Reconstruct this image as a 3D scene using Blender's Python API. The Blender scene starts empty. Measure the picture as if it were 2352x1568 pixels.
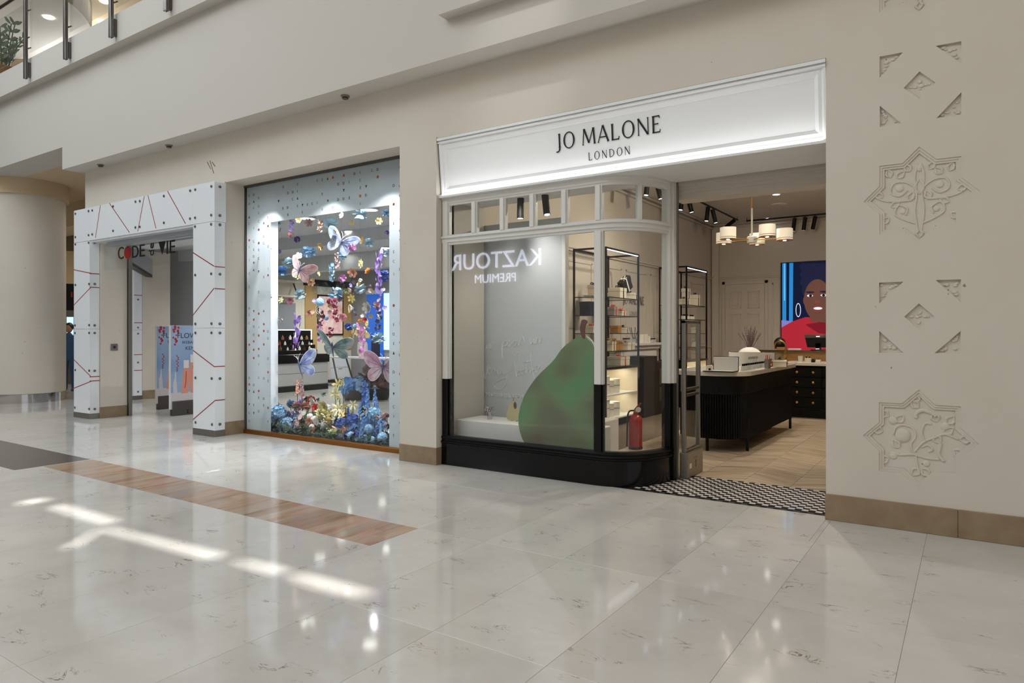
import bpy, math, random
from mathutils import Vector, Matrix
random.seed(7)
PI = math.pi
SC = bpy.context.scene
COL = SC.collection

# ------------------------------------------------------------------ camera
F_PX, PX_W, PX_H, HORIZON = 1568.0, 2352.0, 1568.0, 766.0
YAW = math.radians(33.88)
CAM_H = 1.5
cd = bpy.data.cameras.new('camera'); cam = bpy.data.objects.new('camera', cd); COL.objects.link(cam)
cd.sensor_width = 36.0; cd.lens = 36.0 * F_PX / PX_W
cd.shift_y = -(PX_H / 2 - HORIZON) / PX_W
cd.clip_start = 0.05; cd.clip_end = 200
cam.location = (0, 0, CAM_H); cam.rotation_euler = (PI / 2, 0, YAW)
SC.camera = cam

# ------------------------------------------------------------------ world, sun, daylight, exposure
W = bpy.data.worlds.new('world'); SC.world = W; W.use_nodes = True
W.node_tree.nodes['Background'].inputs[0].default_value = (0.97, 0.97, 1.0, 1)
W.node_tree.nodes['Background'].inputs[1].default_value = 0.62
def light(kind, name, loc, energy, color=(1, 1, 1), target=None, **kw):
    d = bpy.data.lights.new(name, kind); o = bpy.data.objects.new(name, d); COL.objects.link(o)
    d.energy = energy; d.color = color; o.location = loc
    for k, v in kw.items(): setattr(d, k, v)
    if target is not None:
        o.rotation_euler = (Vector(target) - Vector(loc)).to_track_quat('-Z', 'Y').to_euler()
    return o
SUN_DIR = Vector((-0.30, 0.42, -0.86)).normalized()
s_ = light('SUN', 'sun', (0, 0, 30), 7.0, (1.0, 0.98, 0.95)); s_.data.angle = 0.012
s_.rotation_euler = SUN_DIR.to_track_quat('-Z', 'Y').to_euler()
light('AREA', 'atrium_skylight', (-10.0, -1.0, 11.6), 1600, (0.86, 0.94, 1.0), target=(-9.0, 0.6, 0), shape='RECTANGLE', size=18, size_y=9)
light('AREA', 'gallery_lights', (1.5, -3.0, 8.6), 170, (1.0, 0.88, 0.72), target=(1.0, 1.0, 0), shape='RECTANGLE', size=7, size_y=4)
light('SPOT', 'rail_floodlight', (-2.6, 3.6, 7.0), 130, (1, .97, .92), target=(-3.7, 5.68, 4.62), spot_size=.42, spot_blend=1.0, shadow_soft_size=.06)
vs = SC.view_settings
vs.view_transform = 'Standard'; vs.look = 'None'; vs.exposure = 0.0; vs.gamma = 1.0; vs.use_curve_mapping = False
SC.cycles.transparent_max_bounces = 16
SC.cycles.max_bounces = 6; SC.cycles.diffuse_bounces = 3; SC.cycles.glossy_bounces = 3; SC.cycles.transmission_bounces = 4
SC.cycles.sample_clamp_indirect = 6.0
SC.cycles.use_adaptive_sampling = True; SC.cycles.adaptive_threshold = 0.03

# ------------------------------------------------------------------ photo pixel -> point helpers
_f = Vector((-math.sin(YAW), math.cos(YAW), 0)); _r = Vector((math.cos(YAW), math.sin(YAW), 0)); _z = Vector((0, 0, 1)); _c = Vector((0, 0, CAM_H))
def _ray(x, y): return _f + _r * ((x - PX_W / 2) / F_PX) + _z * ((HORIZON - y) / F_PX)
def onY(x, y, Y): d = _ray(x, y); return _c + d * (Y / d.y)
def onX(x, y, X): d = _ray(x, y); return _c + d * (X / d.x)
def onZ(x, y, Z=0.0): d = _ray(x, y); return _c + d * ((Z - CAM_H) / d.z)
def atW(x, y, w): return _c + _ray(x, y) * w

# ------------------------------------------------------------------ materials
M = {}
def srgb(r, g, b):
    f = lambda v: (v / 255 / 12.92) if v / 255 <= 0.04045 else ((v / 255 + 0.055) / 1.055) ** 2.4
    return (f(r), f(g), f(b), 1)
def mat(name, rgb, rough=0.5, metal=0.0, spec=0.5, noise=None, emit=0.0, emit_rgb=None, alpha=1.0, coat=0.0, bump=None, lin=False):
    m = bpy.data.materials.new(name); m.use_nodes = True; nt = m.node_tree; b = nt.nodes['Principled BSDF']
    c = rgb if lin else srgb(*rgb)
    b.inputs['Base Color'].default_value = c
    b.inputs['Roughness'].default_value = rough; b.inputs['Metallic'].default_value = metal
    b.inputs['Specular IOR Level'].default_value = spec; b.inputs['Alpha'].default_value = alpha
    b.inputs['Coat Weight'].default_value = coat
    if emit:
        b.inputs['Emission Color'].default_value = srgb(*emit_rgb) if emit_rgb else c
        b.inputs['Emission Strength'].default_value = emit
    if noise:
        scale, amt, rgb2 = noise[:3]; det = noise[3] if len(noise) > 3 else 4
        tc = nt.nodes.new('ShaderNodeTexCoord'); n = nt.nodes.new('ShaderNodeTexNoise'); mp = nt.nodes.new('ShaderNodeMapping')
        nt.links.new(tc.outputs['Object'], mp.inputs[0]); nt.links.new(mp.outputs[0], n.inputs['Vector'])
        if isinstance(scale, tuple): mp.inputs['Scale'].default_value = scale; n.inputs['Scale'].default_value = 1
        else: n.inputs['Scale'].default_value = scale
        n.inputs['Detail'].default_value = det
        rp = nt.nodes.new('ShaderNodeMapRange'); rp.inputs[1].default_value = 0.35; rp.inputs[2].default_value = 0.7; rp.inputs[4].default_value = amt
        mx = nt.nodes.new('ShaderNodeMix'); mx.data_type = 'RGBA'
        mx.inputs[6].default_value = c; mx.inputs[7].default_value = srgb(*rgb2)
        nt.links.new(n.outputs[0], rp.inputs[0]); nt.links.new(rp.outputs[0], mx.inputs[0]); nt.links.new(mx.outputs[2], b.inputs['Base Color'])
    if bump:
        scale, strength = bump
        tc = nt.nodes.new('ShaderNodeTexCoord'); n = nt.nodes.new('ShaderNodeTexNoise'); n.inputs['Scale'].default_value = scale; n.inputs['Detail'].default_value = 6
        bp = nt.nodes.new('ShaderNodeBump'); bp.inputs['Strength'].default_value = strength; bp.inputs['Distance'].default_value = 0.01
        nt.links.new(tc.outputs['Object'], n.inputs['Vector']); nt.links.new(n.outputs[0], bp.inputs['Height']); nt.links.new(bp.outputs[0], b.inputs['Normal'])
    M[name] = m; return m
def glass_mat(name, tint=(1, 1, 1, 1), ior=1.5, rough=0.0, gain=1.0):
    m = bpy.data.materials.new(name); m.use_nodes = True; nt = m.node_tree; nt.nodes.clear()
    N = nt.nodes.new; out = N('ShaderNodeOutputMaterial'); mx = N('ShaderNodeMixShader'); t = N('ShaderNodeBsdfTransparent'); g = N('ShaderNodeBsdfGlossy'); lw = N('ShaderNodeLayerWeight'); lw.inputs[0].default_value = 0.5
    pw = N('ShaderNodeMath'); pw.operation = 'POWER'; pw.inputs[1].default_value = 5.0; r0 = ((ior - 1) / (ior + 1)) ** 2 * gain
    ma = N('ShaderNodeMath'); ma.operation = 'MULTIPLY_ADD'; ma.inputs[1].default_value = 0.9 - r0; ma.inputs[2].default_value = r0     # Schlick's Fresnel, the same from both sides of a thin pane
    t.inputs[0].default_value = tint; g.inputs['Roughness'].default_value = rough
    nt.links.new(lw.outputs['Facing'], pw.inputs[0]); nt.links.new(pw.outputs[0], ma.inputs[0]); nt.links.new(ma.outputs[0], mx.inputs[0])
    nt.links.new(t.outputs[0], mx.inputs[1]); nt.links.new(g.outputs[0], mx.inputs[2]); nt.links.new(mx.outputs[0], out.inputs[0])
    M[name] = m; return m
def frost_mat(name, rgb, transp):
    m = bpy.data.materials.new(name); m.use_nodes = True; nt = m.node_tree; nt.nodes.clear()
    out = nt.nodes.new('ShaderNodeOutputMaterial'); m1 = nt.nodes.new('ShaderNodeMixShader'); m2 = nt.nodes.new('ShaderNodeMixShader')
    t = nt.nodes.new('ShaderNodeBsdfTransparent'); d = nt.nodes.new('ShaderNodeBsdfDiffuse'); tr = nt.nodes.new('ShaderNodeBsdfTranslucent')
    d.inputs[0].default_value = srgb(*rgb); tr.inputs[0].default_value = srgb(*rgb); m1.inputs[0].default_value = 0.5; m2.inputs[0].default_value = transp
    nt.links.new(d.outputs[0], m1.inputs[1]); nt.links.new(tr.outputs[0], m1.inputs[2]); nt.links.new(m1.outputs[0], m2.inputs[1]); nt.links.new(t.outputs[0], m2.inputs[2]); nt.links.new(m2.outputs[0], out.inputs[0])
    M[name] = m; return m
def marble_mat(name, base, dark, vein, rough=0.06, scale=1.0, per_object=0.05):
    """cream marble: cloudy base, broken brown veins, slight tone change from tile to tile"""
    m = bpy.data.materials.new(name); m.use_nodes = True; nt = m.node_tree; b = nt.nodes['Principled BSDF']; N = nt.nodes.new; L = nt.links.new
    tc = N('ShaderNodeTexCoord'); oi = N('ShaderNodeObjectInfo'); geo = N('ShaderNodeNewGeometry')
    off = N('ShaderNodeVectorMath'); off.operation = 'MULTIPLY_ADD'; off.inputs[1].default_value = (1, 1, 1)
    comb = N('ShaderNodeCombineXYZ'); mul = N('ShaderNodeMath'); mul.operation = 'MULTIPLY'; mul.inputs[1].default_value = 57.0
    L(oi.outputs['Random'], mul.inputs[0]); L(mul.outputs[0], comb.inputs[0]); L(mul.outputs[0], comb.inputs[2])
    L(geo.outputs['Position'], off.inputs[0]); L(comb.outputs[0], off.inputs[2])
    cl = N('ShaderNodeTexNoise'); cl.inputs['Scale'].default_value = 2.2 * scale; cl.inputs['Detail'].default_value = 6; cl.inputs['Roughness'].default_value = 0.65; L(off.outputs[0], cl.inputs['Vector'])
    r1 = N('ShaderNodeMapRange'); r1.inputs[1].default_value = 0.40; r1.inputs[2].default_value = 0.75; r1.inputs[4].default_value = 0.55; L(cl.outputs[0], r1.inputs[0])
    m1 = N('ShaderNodeMix'); m1.data_type = 'RGBA'; m1.inputs[6].default_value = srgb(*base); m1.inputs[7].default_value = srgb(*dark); L(r1.outputs[0], m1.inputs[0])
    mp = N('ShaderNodeMapping'); mp.inputs['Scale'].default_value = (1.0, 2.6, 1); mp.inputs['Rotation'].default_value = (0, 0, 0.35); L(off.outputs[0], mp.inputs[0])
    vn = N('ShaderNodeTexNoise'); vn.inputs['Scale'].default_value = 3.2 * scale; vn.inputs['Detail'].default_value = 8; vn.inputs['Roughness'].default_value = 0.62; vn.inputs['Distortion'].default_value = 0.8; L(mp.outputs[0], vn.inputs['Vector'])
    ab = N('ShaderNodeMath'); ab.operation = 'SUBTRACT'; ab.inputs[1].default_value = 0.5; L(vn.outputs[0], ab.inputs[0])
    ab2 = N('ShaderNodeMath'); ab2.operation = 'ABSOLUTE'; L(ab.outputs[0], ab2.inputs[0])
    r2 = N('ShaderNodeMapRange'); r2.inputs[1].default_value = 0.0; r2.inputs[2].default_value = 0.014; r2.inputs[3].default_value = 1.0; r2.inputs[4].default_value = 0.0; L(ab2.outputs[0], r2.inputs[0])
    br = N('ShaderNodeTexNoise'); br.inputs['Scale'].default_value = 5.5 * scale; br.inputs['Detail'].default_value = 3; L(off.outputs[0], br.inputs['Vector'])
    r3 = N('ShaderNodeMapRange'); r3.inputs[1].default_value = 0.57; r3.inputs[2].default_value = 0.68; r3.inputs[4].default_value = 1.0; L(br.outputs[0], r3.inputs[0])
    vm = N('ShaderNodeMath'); vm.operation = 'MULTIPLY'; L(r2.outputs[0], vm.inputs[0]); L(r3.outputs[0], vm.inputs[1])
    m2 = N('ShaderNodeMix'); m2.data_type = 'RGBA'; m2.inputs[7].default_value = srgb(*vein); L(vm.outputs[0], m2.inputs[0]); L(m1.outputs[2], m2.inputs[6])
    hs = N('ShaderNodeHueSaturation'); r4 = N('ShaderNodeMapRange'); r4.inputs[3].default_value = 1 - per_object; r4.inputs[4].default_value = 1 + per_object; L(oi.outputs['Random'], r4.inputs[0]); L(r4.outputs[0], hs.inputs['Value']); L(m2.outputs[2], hs.inputs['Color'])
    L(hs.outputs[0], b.inputs['Base Color']); b.inputs['Roughness'].default_value = rough; b.inputs['Specular IOR Level'].default_value = 0.6
    M[name] = m; return m
def grain_mat(name, c1, c2, c3, scale, rough=0.15, axis=0, vary=0.12):
    """long streaks across one axis, tone differing from piece to piece"""
    m = bpy.data.materials.new(name); m.use_nodes = True; nt = m.node_tree; b = nt.nodes['Principled BSDF']; N = nt.nodes.new; L = nt.links.new
    tc = N('ShaderNodeTexCoord'); oi = N('ShaderNodeObjectInfo'); mp = N('ShaderNodeMapping'); mp.inputs['Scale'].default_value = scale
    comb = N('ShaderNodeCombineXYZ'); mul = N('ShaderNodeMath'); mul.operation = 'MULTIPLY'; mul.inputs[1].default_value = 43.0
    L(oi.outputs['Random'], mul.inputs[0]); L(mul.outputs[0], comb.inputs[0]); L(mul.outputs[0], comb.inputs[1]); L(comb.outputs[0], mp.inputs['Location']); L(tc.outputs['Object'], mp.inputs[0])
    n = N('ShaderNodeTexNoise'); n.inputs['Scale'].default_value = 1; n.inputs['Detail'].default_value = 7; n.inputs['Roughness'].default_value = 0.6; L(mp.outputs[0], n.inputs['Vector'])
    cr = N('ShaderNodeValToRGB'); e = cr.color_ramp.elements; e[0].position = 0.32; e[0].color = srgb(*c1); e[1].position = 0.68; e[1].color = srgb(*c3); k = cr.color_ramp.elements.new(0.5); k.color = srgb(*c2); L(n.outputs[0], cr.inputs[0])
    hs = N('ShaderNodeHueSaturation'); r4 = N('ShaderNodeMapRange'); r4.inputs[3].default_value = 1 - vary; r4.inputs[4].default_value = 1 + vary; L(oi.outputs['Random'], r4.inputs[0]); L(r4.outputs[0], hs.inputs['Value']); L(cr.outputs[0], hs.inputs['Color'])
    L(hs.outputs[0], b.inputs['Base Color']); b.inputs['Roughness'].default_value = rough
    M[name] = m; return m

marble_mat('marble', (216, 212, 206), (194, 188, 178), (120, 96, 74), rough=0.07)
marble_mat('marble_inner', (206, 203, 197), (188, 184, 176), (150, 135, 118), rough=0.12)
grain_mat('travertine', (150, 104, 78), (182, 150, 122), (176, 166, 150), (7, 0.9, 7), 0.14, vary=0.14)
mat('granite', (92, 84, 80), 0.22, noise=(60, 0.5, (74, 68, 65)))
mat('grout', (178, 170, 158), 0.7); mat('joint_dark', (104, 90, 74), 0.8)
mat('plaster', (217, 209, 197), 0.75, noise=(1.4, 0.35, (206, 196, 181)), bump=(14, 0.12))
nt_ = M['plaster'].node_tree; mx_ = [n for n in nt_.nodes if n.type == 'MIX'][0]; tc_ = nt_.nodes.new('ShaderNodeTexCoord'); sp_ = nt_.nodes.new('ShaderNodeTexNoise'); sp_.inputs['Scale'].default_value = 17; sp_.inputs['Detail'].default_value = 2
rg_ = nt_.nodes.new('ShaderNodeMapRange'); rg_.inputs[1].default_value = 0.765; rg_.inputs[2].default_value = 0.79; rg_.inputs[4].default_value = 0.75; m2_ = nt_.nodes.new('ShaderNodeMix'); m2_.data_type = 'RGBA'; m2_.inputs[7].default_value = srgb(110, 92, 72)
nt_.links.new(tc_.outputs['Object'], sp_.inputs['Vector']); nt_.links.new(sp_.outputs[0], rg_.inputs[0]); nt_.links.new(rg_.outputs[0], m2_.inputs[0]); nt_.links.new(mx_.outputs[2], m2_.inputs[6]); nt_.links.new(m2_.outputs[2], nt_.nodes['Principled BSDF'].inputs['Base Color'])
mat('plaster_white', (206, 201, 193), 0.8, noise=(0.6, 0.25, (199, 193, 183)))
mat('skirt_stone', (154, 134, 108), 0.35, noise=(7, 0.6, (126, 104, 78)))
mat('tan_ceiling', (206, 184, 150), 0.8)
mat('acrylic_white', (240, 244, 248), 0.10, spec=0.6, coat=0.2)
mat('red_line', (150, 34, 34), 0.4)
mat('bolt_steel', (120, 120, 118), 0.35, 0.9)
mat('steel', (150, 147, 142), 0.32, 1.0)
mat('steel_dark', (104, 98, 94), 0.30, 0.9)
mat('chrome', (200, 200, 202), 0.08, 1.0)
mat('alu_trim', (176, 182, 190), 0.35, 0.4)
mat('brass', (196, 150, 82), 0.25, 1.0)
mat('brass_strip', (150, 98, 40), 0.30, 0.8)
mat('black_gloss', (9, 8, 11), 0.14, spec=0.28)
mat('black_satin', (11, 10, 10), 0.42, spec=0.22)
mat('black_flat', (20, 18, 18), 0.7)
mat('shop_white', (226, 225, 221), 0.35)
mat('sign_white', (236, 237, 237), 0.45)
mat('letter_black', (18, 17, 18), 0.35)
mat('letter_red', (150, 24, 26), 0.35)
mat('dot_orange', (212, 92, 62), 0.5)
mat('led', (255, 255, 255), 0.5, emit=4.5, emit_rgb=(250, 250, 255))
mat('led_soft', (255, 255, 255), 0.5, emit=5.0, emit_rgb=(245, 244, 255))
mat('lamp_face', (255, 255, 255), 0.5, emit=11.0, emit_rgb=(255, 252, 244))
mat('spot_face', (220, 226, 255), 0.5, emit=9.0, emit_rgb=(222, 226, 255))
mat('lampshade', (240, 232, 216), 0.6, emit=0.35, emit_rgb=(255, 240, 214))
mat('wall_jo', (202, 194, 182), 0.55)
mat('ceiling_jo', (226, 220, 208), 0.7)
mat('panel_grey', (200, 203, 206), 0.5)
mat('writing_white', (236, 238, 238), 0.6)
mat('podium_white', (228, 224, 218), 0.45)
grain_mat('oak_plank', (128, 108, 84), (184, 166, 142), (206, 192, 172), (1.6, 22, 8), 0.32, vary=0.17)
mat('stone_top', (232, 226, 216), 0.15, noise=(9, 0.4, (214, 206, 194)))
mat('wood_gold', (176, 134, 80), 0.4, noise=((3, 3, 30), 0.6, (150, 110, 62)))
mat('tile_black', (22, 20, 22), 0.25); mat('tile_white', (222, 214, 206), 0.25)
mat('ext_red', (158, 28, 18), 0.25, coat=0.2); mat('hose_black', (20, 20, 22), 0.5)
mat('box_cream', (232, 224, 204), 0.55); mat('box_black', (20, 20, 24), 0.5); mat('ribbon_black', (18, 17, 18), 0.45); mat('ribbon_red', (208, 60, 40), 0.45); mat('ribbon_white', (238, 232, 216), 0.45)
mat('kraft', (176, 128, 70), 0.6)
mat('jar_white', (234, 230, 216), 0.4)
mat('amber', (150, 60, 24), 0.15, spec=0.7); mat('bottle_clear', (214, 220, 222), 0.06, alpha=0.45, spec=0.8); mat('bottle_dark', (58, 34, 24), 0.12); mat('label_cream', (236, 228, 208), 0.6); mat('bottle_green', (70, 84, 62), 0.2); mat('bottle_teal', (120, 160, 170), 0.12)
mat('skin_dark', (98, 66, 50), 0.6); mat('skin', (176, 132, 104), 0.6); mat('hair', (16, 13, 12), 0.45); mat('cloth_black', (20, 20, 22), 0.8); mat('cloth_blue', (58, 92, 132), 0.85)
mat('towel', (232, 232, 228), 0.9)
mat('twig', (96, 84, 84), 0.8)
mat('leaf_green', (66, 96, 62), 0.45); mat('leaf_grey', (120, 140, 122), 0.45, noise=(3, 0.5, (86, 108, 92)))
mat('basket', (150, 104, 66), 0.7, noise=((40, 40, 90), 0.8, (92, 62, 40)))
mat('grey_shop', (150, 151, 154), 0.6); mat('grey_drawer', (178, 178, 176), 0.35); mat('cream_shop', (232, 220, 196), 0.6); mat('gold_panel', (196, 158, 96), 0.45)
mat('blue_panel', (20, 92, 190), 0.35, emit=0.55); mat('sky_screen', (176, 214, 240), 0.4, emit=1.4); mat('navy', (16, 26, 60), 0.4)
mat('ceiling_shop', (206, 208, 210), 0.7)
glass_mat('glass', (0.97, 0.985, 0.985, 1), 1.45)
glass_mat('glass_shop', (0.95, 0.97, 0.97, 1), 1.5)
glass_mat('acrylic_clear', (0.80, 0.84, 0.86, 1), 1.5, 0.05)
glass_mat('screen_glass', (0.98, 0.98, 0.98, 1), 1.3)
frost_mat('frost', (238, 243, 246), 0.20); frost_mat('frost_thin', (218, 226, 232), 0.55)

# ------------------------------------------------------------------ mesh builder
class MB:
    def __init__(s): s.v = []; s.f = []; s.m = []; s.cur = 0
    def add(s, vs_, fs):
        o = len(s.v); s.v += [tuple(p) for p in vs_]; s.f += [[i + o for i in q] for q in fs]; s.m += [s.cur] * len(fs); return s
    def box(s, x0, x1, y0, y1, z0, z1):
        return s.add([(x0, y0, z0), (x1, y0, z0), (x1, y1, z0), (x0, y1, z0), (x0, y0, z1), (x1, y0, z1), (x1, y1, z1), (x0, y1, z1)],
                     [(0, 3, 2, 1), (4, 5, 6, 7), (0, 1, 5, 4), (1, 2, 6, 5), (2, 3, 7, 6), (3, 0, 4, 7)])
    def cbox(s, c, sz, rz=0.0, rx=0.0, ry=0.0):
        mt = Matrix.Translation(c) @ Matrix.Rotation(rz, 4, 'Z') @ Matrix.Rotation(ry, 4, 'Y') @ Matrix.Rotation(rx, 4, 'X')
        t = MB().box(-sz[0] / 2, sz[0] / 2, -sz[1] / 2, sz[1] / 2, -sz[2] / 2, sz[2] / 2)
        return s.add([mt @ Vector(p) for p in t.v], t.f)
    def bevbox(s, x0, x1, y0, y1, z0, z1, b=0.006):
        """box with chamfered edges"""
        v = []; 
        for z, i in ((z0, b), (z0 + b, 0), (z1 - b, 0), (z1, b)):
            xa, xb, ya, yb = x0 + i, x1 - i, y0 + i, y1 - i
            c = b if i == 0 else b * 0.6
            v += [(xa + c, ya, z), (xb - c, ya, z), (xb, ya + c, z), (xb, yb - c, z), (xb - c, yb, z), (xa + c, yb, z), (xa, yb - c, z), (xa, ya + c, z)]
        f = [list(range(7, -1, -1)), list(range(24, 32))]
        for r in range(3):
            for k in range(8): f.append((r * 8 + k, r * 8 + (k + 1) % 8, r * 8 + 8 + (k + 1) % 8, r * 8 + 8 + k))
        return s.add(v, f)
    def prism(s, poly, z0, z1, axis='z'):
        """extrude a flat polygon; axis z: (x,y) plan; axis y: (x,z) outline, z0..z1 along y; axis x: (y,z)"""
        n = len(poly)
        mk = {'z': lambda p, t: (p[0], p[1], t), 'y': lambda p, t: (p[0], t, p[1]), 'x': lambda p, t: (t, p[0], p[1])}[axis]
        v = [mk(p, z0) for p in poly] + [mk(p, z1) for p in poly]
        f = [list(range(n - 1, -1, -1)), list(range(n, 2 * n))] + [(i, (i + 1) % n, n + (i + 1) % n, n + i) for i in range(n)]
        return s.add(v, f)
    def tube(s, pts, r, n=8, caps=True):
        pts = [Vector(p) for p in pts]; v = []; f = []; k = len(pts); up = Vector((0.123, 0.31, 0.94))
        for i, p in enumerate(pts):
            d = (pts[min(i + 1, k - 1)] - pts[max(i - 1, 0)]); d = d.normalized() if d.length > 1e-9 else Vector((0, 0, 1))
            a = d.cross(up); a = a.normalized() if a.length > 1e-3 else d.cross(Vector((1, 0, 0))).normalized(); b = d.cross(a)
            rr = r[i] if isinstance(r, (list, tuple)) else r
            v += [p + (a * math.cos(2 * PI * j / n) + b * math.sin(2 * PI * j / n)) * rr for j in range(n)]
        for i in range(k - 1):
            for j in range(n): f.append((i * n + j, i * n + (j + 1) % n, (i + 1) * n + (j + 1) % n, (i + 1) * n + j))
        if caps: f += [list(range(n - 1, -1, -1)), list(range((k - 1) * n, k * n))]
        return s.add(v, f)
    def lathe(s, prof, c=(0, 0, 0), n=16, rot=None):
        v = []; f = []; k = len(prof)
        for (r, z) in prof: v += [Vector((max(r, 1e-5) * math.cos(2 * PI * j / n), max(r, 1e-5) * math.sin(2 * PI * j / n), z)) for j in range(n)]
        for i in range(k - 1):
            for j in range(n): f.append((i * n + j, i * n + (j + 1) % n, (i + 1) * n + (j + 1) % n, (i + 1) * n + j))
        f += [list(range(n - 1, -1, -1)), list(range((k - 1) * n, k * n))]
        if rot is not None: v = [rot @ p for p in v]
        return s.add([p + Vector(c) for p in v], f)
    def ball(s, c, r, n=10, m=7, sq=(1, 1, 1)):
        prof = [(math.sin(PI * i / m) * r, -math.cos(PI * i / m) * r) for i in range(m + 1)]
        t = MB().lathe(prof, (0, 0, 0), n); return s.add([(p[0] * sq[0] + c[0], p[1] * sq[1] + c[1], p[2] * sq[2] + c[2]) for p in t.v], t.f)
    def sweep(s, path, prof, closed_prof=True, caps=True):
        """path: list of ((x,y),(nx,ny)) plan points with outward normals; prof: (outward offset, z)"""
        v = []; f = []; n = len(prof); k = len(path)
        for (p, nn) in path: v += [(p[0] + nn[0] * d, p[1] + nn[1] * d, z) for (d, z) in prof]
        for i in range(k - 1):
            for j in range(n if closed_prof else n - 1): f.append((i * n + j, (i + 1) * n + j, (i + 1) * n + (j + 1) % n, i * n + (j + 1) % n))
        if caps and closed_prof: f += [list(range(n)), list(range(k * n - 1, (k - 1) * n - 1, -1))]
        return s.add(v, f)
    def xform(s, mt): s.v = [tuple(mt @ Vector(p)) for p in s.v]; return s
    def mesh(s, name, mats=(), smooth=False):
        me = bpy.data.meshes.new(name); me.from_pydata(s.v, [], s.f)
        for m in (mats if isinstance(mats, (list, tuple)) else [mats]): me.materials.append(M[m] if isinstance(m, str) else m)
        if len(set(s.m)) > 1: me.polygons.foreach_set('material_index', s.m)
        if smooth:
            me.polygons.foreach_set('use_smooth', [True] * len(me.polygons))
            try: me.set_sharp_from_angle(angle=math.radians(40))
            except Exception: pass
        me.update(); return me
    def build(s, name, mats, parent=None, smooth=False, **kw):
        o = bpy.data.objects.new(name, s.mesh(name, mats, smooth)); COL.objects.link(o)
        if parent is not None: o.parent = parent
        tag(o, **kw); return o
def tag(o, label=None, cat=None, group=None, kind=None):
    if label: o['label'] = label
    if cat: o['category'] = cat
    if group: o['group'] = group
    if kind: o['kind'] = kind
    return o
def thing(name, label, cat, loc=(0, 0, 0), rz=0.0, group=None, kind=None):
    o = bpy.data.objects.new(name, None); COL.objects.link(o); o.empty_display_size = 0.1
    o.location = loc; o.rotation_euler = (0, 0, rz); return tag(o, label, cat, group, kind)
def inst(name, me, parent=None, loc=(0, 0, 0), rot=(0, 0, 0), scale=1.0, material=None, **kw):
    o = bpy.data.objects.new(name, me); COL.objects.link(o); o.location = loc; o.rotation_euler = rot
    o.scale = (scale,) * 3 if not isinstance(scale, (tuple, list)) else scale
    if parent is not None: o.parent = parent
    if material: o.material_slots[0].link = 'OBJECT'; o.material_slots[0].material = M[material] if isinstance(material, str) else material
    return tag(o, **kw)
def struct(name, mb, m, label=None, parent=None, smooth=False, cat=None):
    return mb.build(name, m, parent, smooth, kind=None if parent else 'structure', label=label, cat=cat)
def text_mesh(body, size, extrude=0.004, align='CENTER', spacing=1.0, shear=0.0):
    c = bpy.data.curves.new('lettering', 'FONT'); c.body = body; c.size = size; c.extrude = extrude; c.align_x = align; c.space_character = spacing; c.shear = shear; c.resolution_u = 3
    o = bpy.data.objects.new('lettering', c); COL.objects.link(o)
    me = bpy.data.meshes.new_from_object(o.evaluated_get(bpy.context.evaluated_depsgraph_get()))
    bpy.data.objects.remove(o); bpy.data.curves.remove(c); return me
def flat_mesh(outlines, extrude):
    """flat plate from 2D outlines (outer first, holes after), lying in local xy"""
    c = bpy.data.curves.new('plate', 'CURVE'); c.dimensions = '2D'; c.fill_mode = 'BOTH'; c.extrude = extrude
    for pts in outlines:
        sp = c.splines.new('POLY'); sp.points.add(len(pts) - 1); sp.use_cyclic_u = True
        for q, p in zip(sp.points, pts): q.co = (p[0], p[1], 0, 1)
    o = bpy.data.objects.new('plate', c); COL.objects.link(o)
    me = bpy.data.meshes.new_from_object(o.evaluated_get(bpy.context.evaluated_depsgraph_get()))
    bpy.data.objects.remove(o); bpy.data.curves.remove(c); return me
FACE_MALL = (PI / 2, 0, 0)          # lettering that faces the mall (-Y)
ORD = ['topmost', 'second', 'third', 'fourth', 'fifth', 'sixth', 'seventh', 'eighth', 'ninth', 'tenth', 'eleventh', 'twelfth', 'thirteenth', 'fourteenth', 'fifteenth', 'sixteenth', 'seventeenth', 'eighteenth', 'nineteenth', 'twentieth']
def smooth_path(pts, n=6):
    """Catmull-Rom through the points"""
    P = [Vector(p) for p in pts]; P = [P[0] * 2 - P[1]] + P + [P[-1] * 2 - P[-2]]; out = []
    for i in range(1, len(P) - 2):
        for k in range(n):
            t = k / n; a, b, c, d = P[i - 1], P[i], P[i + 1], P[i + 2]
            out.append(0.5 * ((2 * b) + (c - a) * t + (2 * a - 5 * b + 4 * c - d) * t * t + (3 * b - a - 3 * c + d) * t ** 3))
    out.append(P[-2]); return out

# ================================================================== FLOOR
STRIP = (-8.70, -3.53, 3.45, 3.968)
CARP = (-24.0, -8.725, 3.18, 3.962)
CHK = (-3.05, -0.97, 6.10, 7.06)
def cut(rects, hole):
    out = []
    for (x0, x1, y0, y1) in rects:
        a, b, c, d = hole
        if a >= x1 or b <= x0 or c >= y1 or d <= y0: out.append((x0, x1, y0, y1)); continue
        if a > x0: out.append((x0, a, y0, y1)); x0 = a
        if b < x1: out.append((b, x1, y0, y1)); x1 = b
        if c > y0: out.append((x0, x1, y0, c))
        if d < y1: out.append((x0, x1, d, y1))
    return out
floor = struct('floor', MB().box(-34, 16, -14, 24, -0.12, -0.005), 'grout', 'polished cream marble floor of the mall hall', cat=None)
g = 0.0006
tile_cache = {}
def floor_tile(x0, x1, y0, y1, m, parent, name='tile', h=0.0):
    k = (round(x1 - x0, 3), round(y1 - y0, 3), m)
    if k not in tile_cache:
        w, d = (x1 - x0) / 2 - g, (y1 - y0) / 2 - g
        tile_cache[k] = MB().bevbox(-w, w, -d, d, -0.02, 0.0, 0.0012).mesh(name, m)
    return inst(name, tile_cache[k], parent, ((x0 + x1) / 2, (y0 + y1) / 2, h))
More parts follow.
